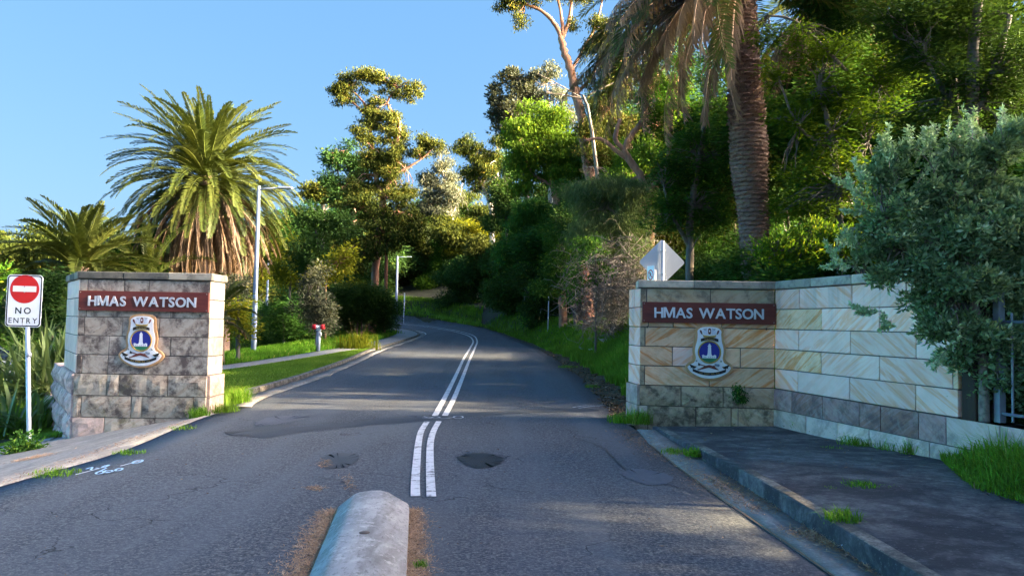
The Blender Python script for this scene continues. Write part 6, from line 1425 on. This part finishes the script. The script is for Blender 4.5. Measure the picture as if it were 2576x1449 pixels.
def dright(x, y): return polydist(x, y, ROAD_R[9:])
rr_ = np.random.default_rng(3)
def yb(n, y0, y1, seed):
    r = np.random.default_rng(seed); u = r.random(n); return 1 / (1 / y0 + (1 / y1 - 1 / y0) * u)      # denser nearby
def band(n, y0, y1, fx0, fx1, seed):
    r = np.random.default_rng(seed + 5000); y = yb(n, y0, y1, seed); u = r.random(n); x = np.array([fx0(v) for v in y]) * (1 - u) + np.array([fx1(v) for v in y]) * u; return np.stack([x, y], 1)
rx = lambda y: interp_x([p for p in ROAD_R if 13 < p[1] < 86], y)
b1 = band(70000, 13.9, 40, lambda y: rx(y) + .75 + .25 * math.sin(y * 1.7), lambda y: rx(y) + 6.0, 61); b1 = b1[(b1[:, 0] > 1.9)]
blades('grass', b1, .40, .026, L_grass, .8, 61, .0)
b2 = band(16000, 38, 76, lambda y: rx(y) + .35, lambda y: rx(y) + 4.8, 62); blades('grass', b2, .30, .045, L_grass, .7, 62, -.05)
# far bank facing us beyond the bend
r = np.random.default_rng(63); xx = r.uniform(-30, -3, 9000); yy = np.interp(xx, [-30, -18, -9.5, -3.2], [95, 90.5, 84.5, 75]) + r.uniform(.6, 5, 9000); blades('grass', np.stack([xx, yy], 1), .4, .08, L_grass, .6, 63, -.05)
plx = lambda y: interp_x([p for p in PATH_L if p[1] < 62], y); prx = lambda y: interp_x([p for p in PATH_R if p[1] < 62], y)
blades('grass', band(34000, 17, 60, lambda y: plx(y) - 4.5, lambda y: plx(y) + .05, 64), .36, .026, L_grass, .8, 64, .05)
blades('grass', band(7000, 60, 72, lambda y: plx(61) - (y - 61) * .8 - 5, lambda y: plx(61) - (y - 61) * .9, 74), .4, .05, L_grass, .8, 64, .05)
blades('lawn_grass', band(60000, 15.3, 41, lambda y: (prx(y) if y > 18.4 else -9.2 + (18.4 - y)), lambda y: interp_x([p for p in PL if p[1] < 60], y) - .18, 65), .055, .014, L_lawn, 1.2, 65, .0, dz=.075)
r = np.random.default_rng(166); blades('grass', np.stack([r.uniform(-9.5, -5.35, 7000), r.uniform(13.95, 15.6, 7000)], 1), .22, .02, L_grass, .9, 166, .05)
# hill grass on the left
r = np.random.default_rng(66); yy = r.uniform(38, 66, 16000); xx = -12 - r.random(16000) * 14 * yy / 60; blades('grass', np.stack([xx, yy], 1), .5, .07, L_grass, .8, 66, -.05)
# low grass at the foot of the flax and pillar wing
r = np.random.default_rng(67); blades('grass', np.stack([r.uniform(-13, -9.3, 5000), r.uniform(15.2, 19, 5000)], 1), .4, .022, L_grass, .9, 67, -.1)
# bottom-right grass clump
def grass_edge(y): return np.interp(y, [4.6, 6.0, 6.67, 7.27, 7.7, 8.3, 9.1], [5.1, 4.7, 4.5, 4.42, 4.56, 4.8, 5.12])
yy = np.random.default_rng(68).uniform(4.6, 9.0, 17000); xx = grass_edge(yy) + np.random.default_rng(69).random(17000) ** 1.3 * 1.7
k = (xx - 4.37) < .218 * (12.6 - yy) + .02; big = np.stack([xx, yy], 1)[k]
so = strip_mesh('soil', [(float(grass_edge(y)) + .10 + .06 * math.sin(y * 9), y) for y in np.linspace(4.8, 9.05, 30)], [(4.40 + .218 * (12.6 - y), y) for y in np.linspace(4.8, 9.05, 30)], 0, 6, None, .02, lambda x, y: aprz(x, y) + .02)
tag(link('soil', so, M_soil), kind='structure')
blades('long_grass', big, .42, .013, L_grass, 1.0, 68, -.05, dz=.10, hfun=lambda x, y: .35 + .9 * sst(x - grass_edge(y), 0, .5))
# tufts told apart
def tuft(px, py, label, h=.12, n=120, r=.10, m=None, wd=.008, group=None, dz=0.0, seed=None, tone=.1):
    x, y = gnd(px, py); rg = np.random.default_rng(int(px * 3 + py)); a = rg.random(n) * 6.283; q = rg.random(n) ** .7 * r
    o = blades('grass_tuft', np.stack([x + np.cos(a) * q, y + np.sin(a) * q], 1), h, wd, m or L_grass, 1.3, int(px), tone, False, dz=dz)
    return tag(o, label, 'grass tuft', group)
TF = [(2165, 1262, 'widest grass tuft alone in the middle of the dark pavement', .09, 240, .16), (2090, 1268, 'small round tuft left of the widest one on the dark pavement', .05, 90, .07), (2235, 1262, 'thin weed right of the widest tuft on the dark pavement', .05, 70, .09), (2118, 1358, 'dark tuft growing on the kerb beside the white paper scrap', .14, 260, .14),
      (1745, 1152, 'tuft on the kerb edge near the pier foot', .12, 220, .13), (2092, 1142, 'bright tuft on the pavement below the long wall, in line with the joint cracks', .08, 180, .15), (2040, 1142, 'middle small tuft of the row on the pavement below the long wall', .06, 120, .12), (1990, 1145, 'leftmost pale tuft of the row on the pavement below the long wall', .06, 110, .14), (1882, 1143, 'tiny weed by itself near the pier on the dark pavement', .035, 60, .07),
      (1975, 1070, 'leafy weed at the inner corner of the two right walls', .22, 200, .10), (2010, 1086, 'second leafy weed beside the inner corner of the walls', .2, 240, .13), (2160, 1132, 'grass fringe at the foot of the pale wing, left part', .20, 240, .26), (2250, 1148, 'tall thin grass fringe at the foot of the pale wing, right part', .24, 260, .22), (2290, 1162, 'upright grass against the last low stone before the long grass', .30, 120, .10),
      (1608, 1065, 'dense grass at the road corner of the right pier', .30, 420, .22), (1560, 1062, 'low grass creeping onto the road by the right pier', .18, 260, .22), (1490, 975, 'small tuft at the road edge left of the right pier', .10, 160, .2), (1430, 925, 'long low tuft on the road edge further up the right side', .12, 300, .4),
      (600, 1015, 'dense weeds at the road corner of the stained pillar', .34, 420, .24), (565, 1035, 'creeping weeds along the foot of the stained pillar', .2, 300, .25), (500, 1050, 'dark leafy weed against the front of the stained pillar', .22, 260, .18), (460, 1078, 'thin grass in the seam left of the dark leafy weed', .06, 120, .2), (325, 1140, 'grass in the seam midway along the driveway', .05, 140, .18), (140, 1192, 'flat grass in the driveway seam nearest the viewer', .05, 260, .26), (1060, 1425, 'tiny green weed in the needles beside the island', .05, 60, .05)]
for px, py, lb, h, n, r in TF: tuft(px, py, lb, h, n, r, dz=(.03 if 1740 < px < 2420 else 0) + (.09 if px in (2165, 2090, 2235, 2118) else 0))
tuft(1700, 1140, 'yellowish grass patch in the gutter close to the right pier', .08, 160, .2); tuft(1330, 820, 'orange-tipped grass at the far road edge', .2, 100, .3)
# weed bush at the sign foot, and weed on pier face
bush('weed', 'round leafy weed around the foot of the NO ENTRY pole', 'weed', 62, 11.6, [(62, 1115, 28, 26), (80, 1130, 22, 14), (45, 1138, 20, 10)], L_deep, .05, .03, 330, 'bush', 94, .25, 0, .01)
bush('weed', 'small dark weed hanging from a joint in the right pier base', 'weed', 1857, 12.45, [(1857, 985, 7, 12), (1862, 1000, 6, 6)], L_deep, .05, .015, 420, 'droop', 95, 0, 0, .005)
tuft(820, 880, 'taller grass clump at the foot of the hydrant', .5, 700, .55, wd=.03)
rg = np.random.default_rng(12); 
def seeds(px, py, Y, label):
    b = at(px, py, Y); z0 = Tz(b.x, Y); e = empty('tall_grass_clump', (b.x, Y, z0), label, 'grass clump'); seg = []
    for i in range(9): a = rg.uniform(0, 6.28); l = rg.uniform(.3, .8); seg.append(twig((rg.normal() * .2, 0, 0), (math.cos(a) * l, math.sin(a) * l, rg.uniform(1.0, 1.7)), .12, 7, .01))
    link('stalks', twig_mesh('stalks', seg, .02), L_litter, e); P = np.stack([b.x + rg.normal(size=500) * .45, Y + rg.normal(size=500) * .4], 1)
    o = blades('leaves', P, .9, .035, L_yellow, .6, 5, 0, False); o.parent = e; o.location = (-b.x, -Y, -z0)
seeds(900, 852, 39, 'tall yellow-green grass clump with dry seed stalks beside the footpath')
# flax
def flax(label, px, Y, n, h, seed, sx=1.0):
    b = at(px, 1000, Y); z0 = Tz(b.x, Y); r = np.random.default_rng(seed); V, F, Tn = [], [], []; k = 0
    for i in range(n):
        a = r.uniform(0, 6.28); l = h * r.uniform(.6, 1.1); o = np.array([r.normal() * .22 * sx, r.normal() * .2, 0]); ln = r.uniform(.15, .97)
        sd = np.array([-math.sin(a), math.cos(a), 0]); w = r.uniform(.055, .095); bend = r.uniform(0, .65) * ln
        prev = None
        for j, t in enumerate(np.linspace(0, 1, 6)):
            rad = l * (ln * t + bend * t * t); z = l * t * math.sqrt(max(.05, 1 - ln * ln)) - l * bend * t ** 3; p = o + np.array([math.cos(a) * rad, math.sin(a) * rad, z]); ww = w * (1 - t ** 3) * (.6 + t * .8) * .6 + .002
            V += [p - sd * ww, p + np.array([0, 0, -ww * .5]), p + sd * ww]; tt = np.clip(.35 + t * .35 + r.normal() * .12, 0, 1); Tn += [tt] * 3
            if j: F += [(k - 3, k - 2, k + 1, k), (k - 2, k - 1, k + 2, k + 1)]
            k += 3
    e = empty('flax_plant', (b.x, Y, z0), label, 'plant'); o = link('leaves', mesh_np('leaves', V, F, Tn), L_flax, e); o['kind'] = 'stuff'; return e
flax('big spiky flax with sun-tipped blades between the NO ENTRY pole and the pillar', 110, 17.2, 130, 1.75, 1, 2.0)
flax('spiky flax right behind the rock wing of the stained pillar', 150, 18.6, 110, 1.9, 2, 1.4)
flax('spreading flax at the left edge in front of the parked car', 60, 15.6, 70, 1.2, 3, 2.2)
flax('flax behind the NO ENTRY pole, lower and darker than its neighbours', 70, 18.0, 90, 1.5, 4, 1.8)

# ---------------------------------------------------------------- litter, needles
def litter_bits(name, pts, L, W, m, seed, dz=.012, fl=.25, tone=0):
    r = np.random.default_rng(seed); n = len(pts); P = np.array(pts, float); z = T(P[:, 0], P[:, 1]) + dz + r.random(n) * .012
    a = r.random(n) * 6.283; D = np.stack([np.cos(a), np.sin(a), r.normal(size=n) * fl], 1); D = nrm(D); Sd = nrm(np.cross(D, np.array([0, 0, 1.]) + r.normal(size=(n, 3)) * .3))
    V, F = leaf_quads(np.stack([P[:, 0], P[:, 1], z], 1), D, Sd, L * r.uniform(.5, 1.4, n), W * r.uniform(.6, 1.3, n), .1)
    return tag(link(name, mesh_np(name, V, F, np.repeat(np.clip(.45 + tone + r.normal(size=n) * .25, 0, 1), 4)), m), kind='stuff')
ax0, ax1, dd, rv, wh = ISL
r = np.random.default_rng(90); Q = []
for sgn, n, spread in ((-1, 11000, .13), (1, 11000, .10)):
    s = r.uniform(.3, (ax1 - ax0).length + .05, n); off = wh + np.abs(r.normal(size=n)) * spread * (1.15 - .55 * s / 4.1) - .012; 
    Q += [(ax0.x + dd.x * a + rv.x * sgn * b, ax0.y + dd.y * a + rv.y * sgn * b) for a, b in zip(s, off)]
litter_bits('pine_needles', Q, .055, .0045, L_needle, 91, .004)
Q = []
for (x0, y0, x1, y1, n, sp_) in [(1580, 1085, 1700, 1160, 900, .16), (1690, 1140, 1800, 1240, 900, .10), (1800, 1200, 1960, 1290, 1400, .10), (1790, 1215, 1900, 1290, 500, .05), (2020, 1340, 2140, 1380, 1500, .10), (2130, 1375, 2250, 1449, 1500, .09), (1590, 1030, 1640, 1075, 500, .15)]:
    a, b = gnd(x0, y0), gnd(x1, y1); t = r.random(n); e1 = r.normal(size=n) * sp_; e2 = r.normal(size=n) * sp_; Q += list(zip(a[0] + (b[0] - a[0]) * t + e1, a[1] + (b[1] - a[1]) * t + e2))
litter_bits('pine_needles', Q, .065, .0055, L_needle, 92, .012)
Q = []; 
for (x0, y0, x1, y1, n, sp_) in [(100, 1150, 60, 1160, 500, .12), (0, 1222, 470, 1062, 500, .04), (640, 1010, 760, 960, 250, .1), (860, 905, 960, 885, 300, .3), (790, 1228, 800, 1232, 120, .04), (870, 1200, 880, 1235, 80, .03), (820, 1160, 815, 1178, 100, .03)]:
    a, b = gnd(x0, y0), gnd(x1, y1); t = r.random(n); Q += list(zip(a[0] + (b[0] - a[0]) * t + r.normal(size=n) * sp_, a[1] + (b[1] - a[1]) * t + r.normal(size=n) * sp_))
litter_bits('pine_needles', Q, .06, .006, L_needle, 93, .014)
Q = band(1900, 13.4, 44, lambda y: rx(y) - .1, lambda y: rx(y) + .7, 94); litter_bits('leaf_litter', Q, .11, .05, L_litter, 94, .03, .3)
Q = [tuple(p) for p in scatter(700, -4.8, 2.2, 4.6, 22, lambda x, y: r.random(len(x)) < .5, 95)]; litter_bits('leaf_litter', Q, .035, .012, L_litter, 95, .008, .1, .1)
Q = [tuple(p) for p in scatter(420, 2.6, 5.0, 4.6, 12, lambda x, y: r.random(len(x)) < .4, 96)]; litter_bits('leaf_litter', Q, .05, .02, L_litter, 96, .14, .1, .1)
Q = [tuple(p) for p in band(900, 5.5, 7.4, lambda y: float(grass_edge(y)) - .1, lambda y: float(grass_edge(y)) + .5, 97)]; litter_bits('leaf_litter', Q, .10, .012, L_litter, 97, .14, .3)
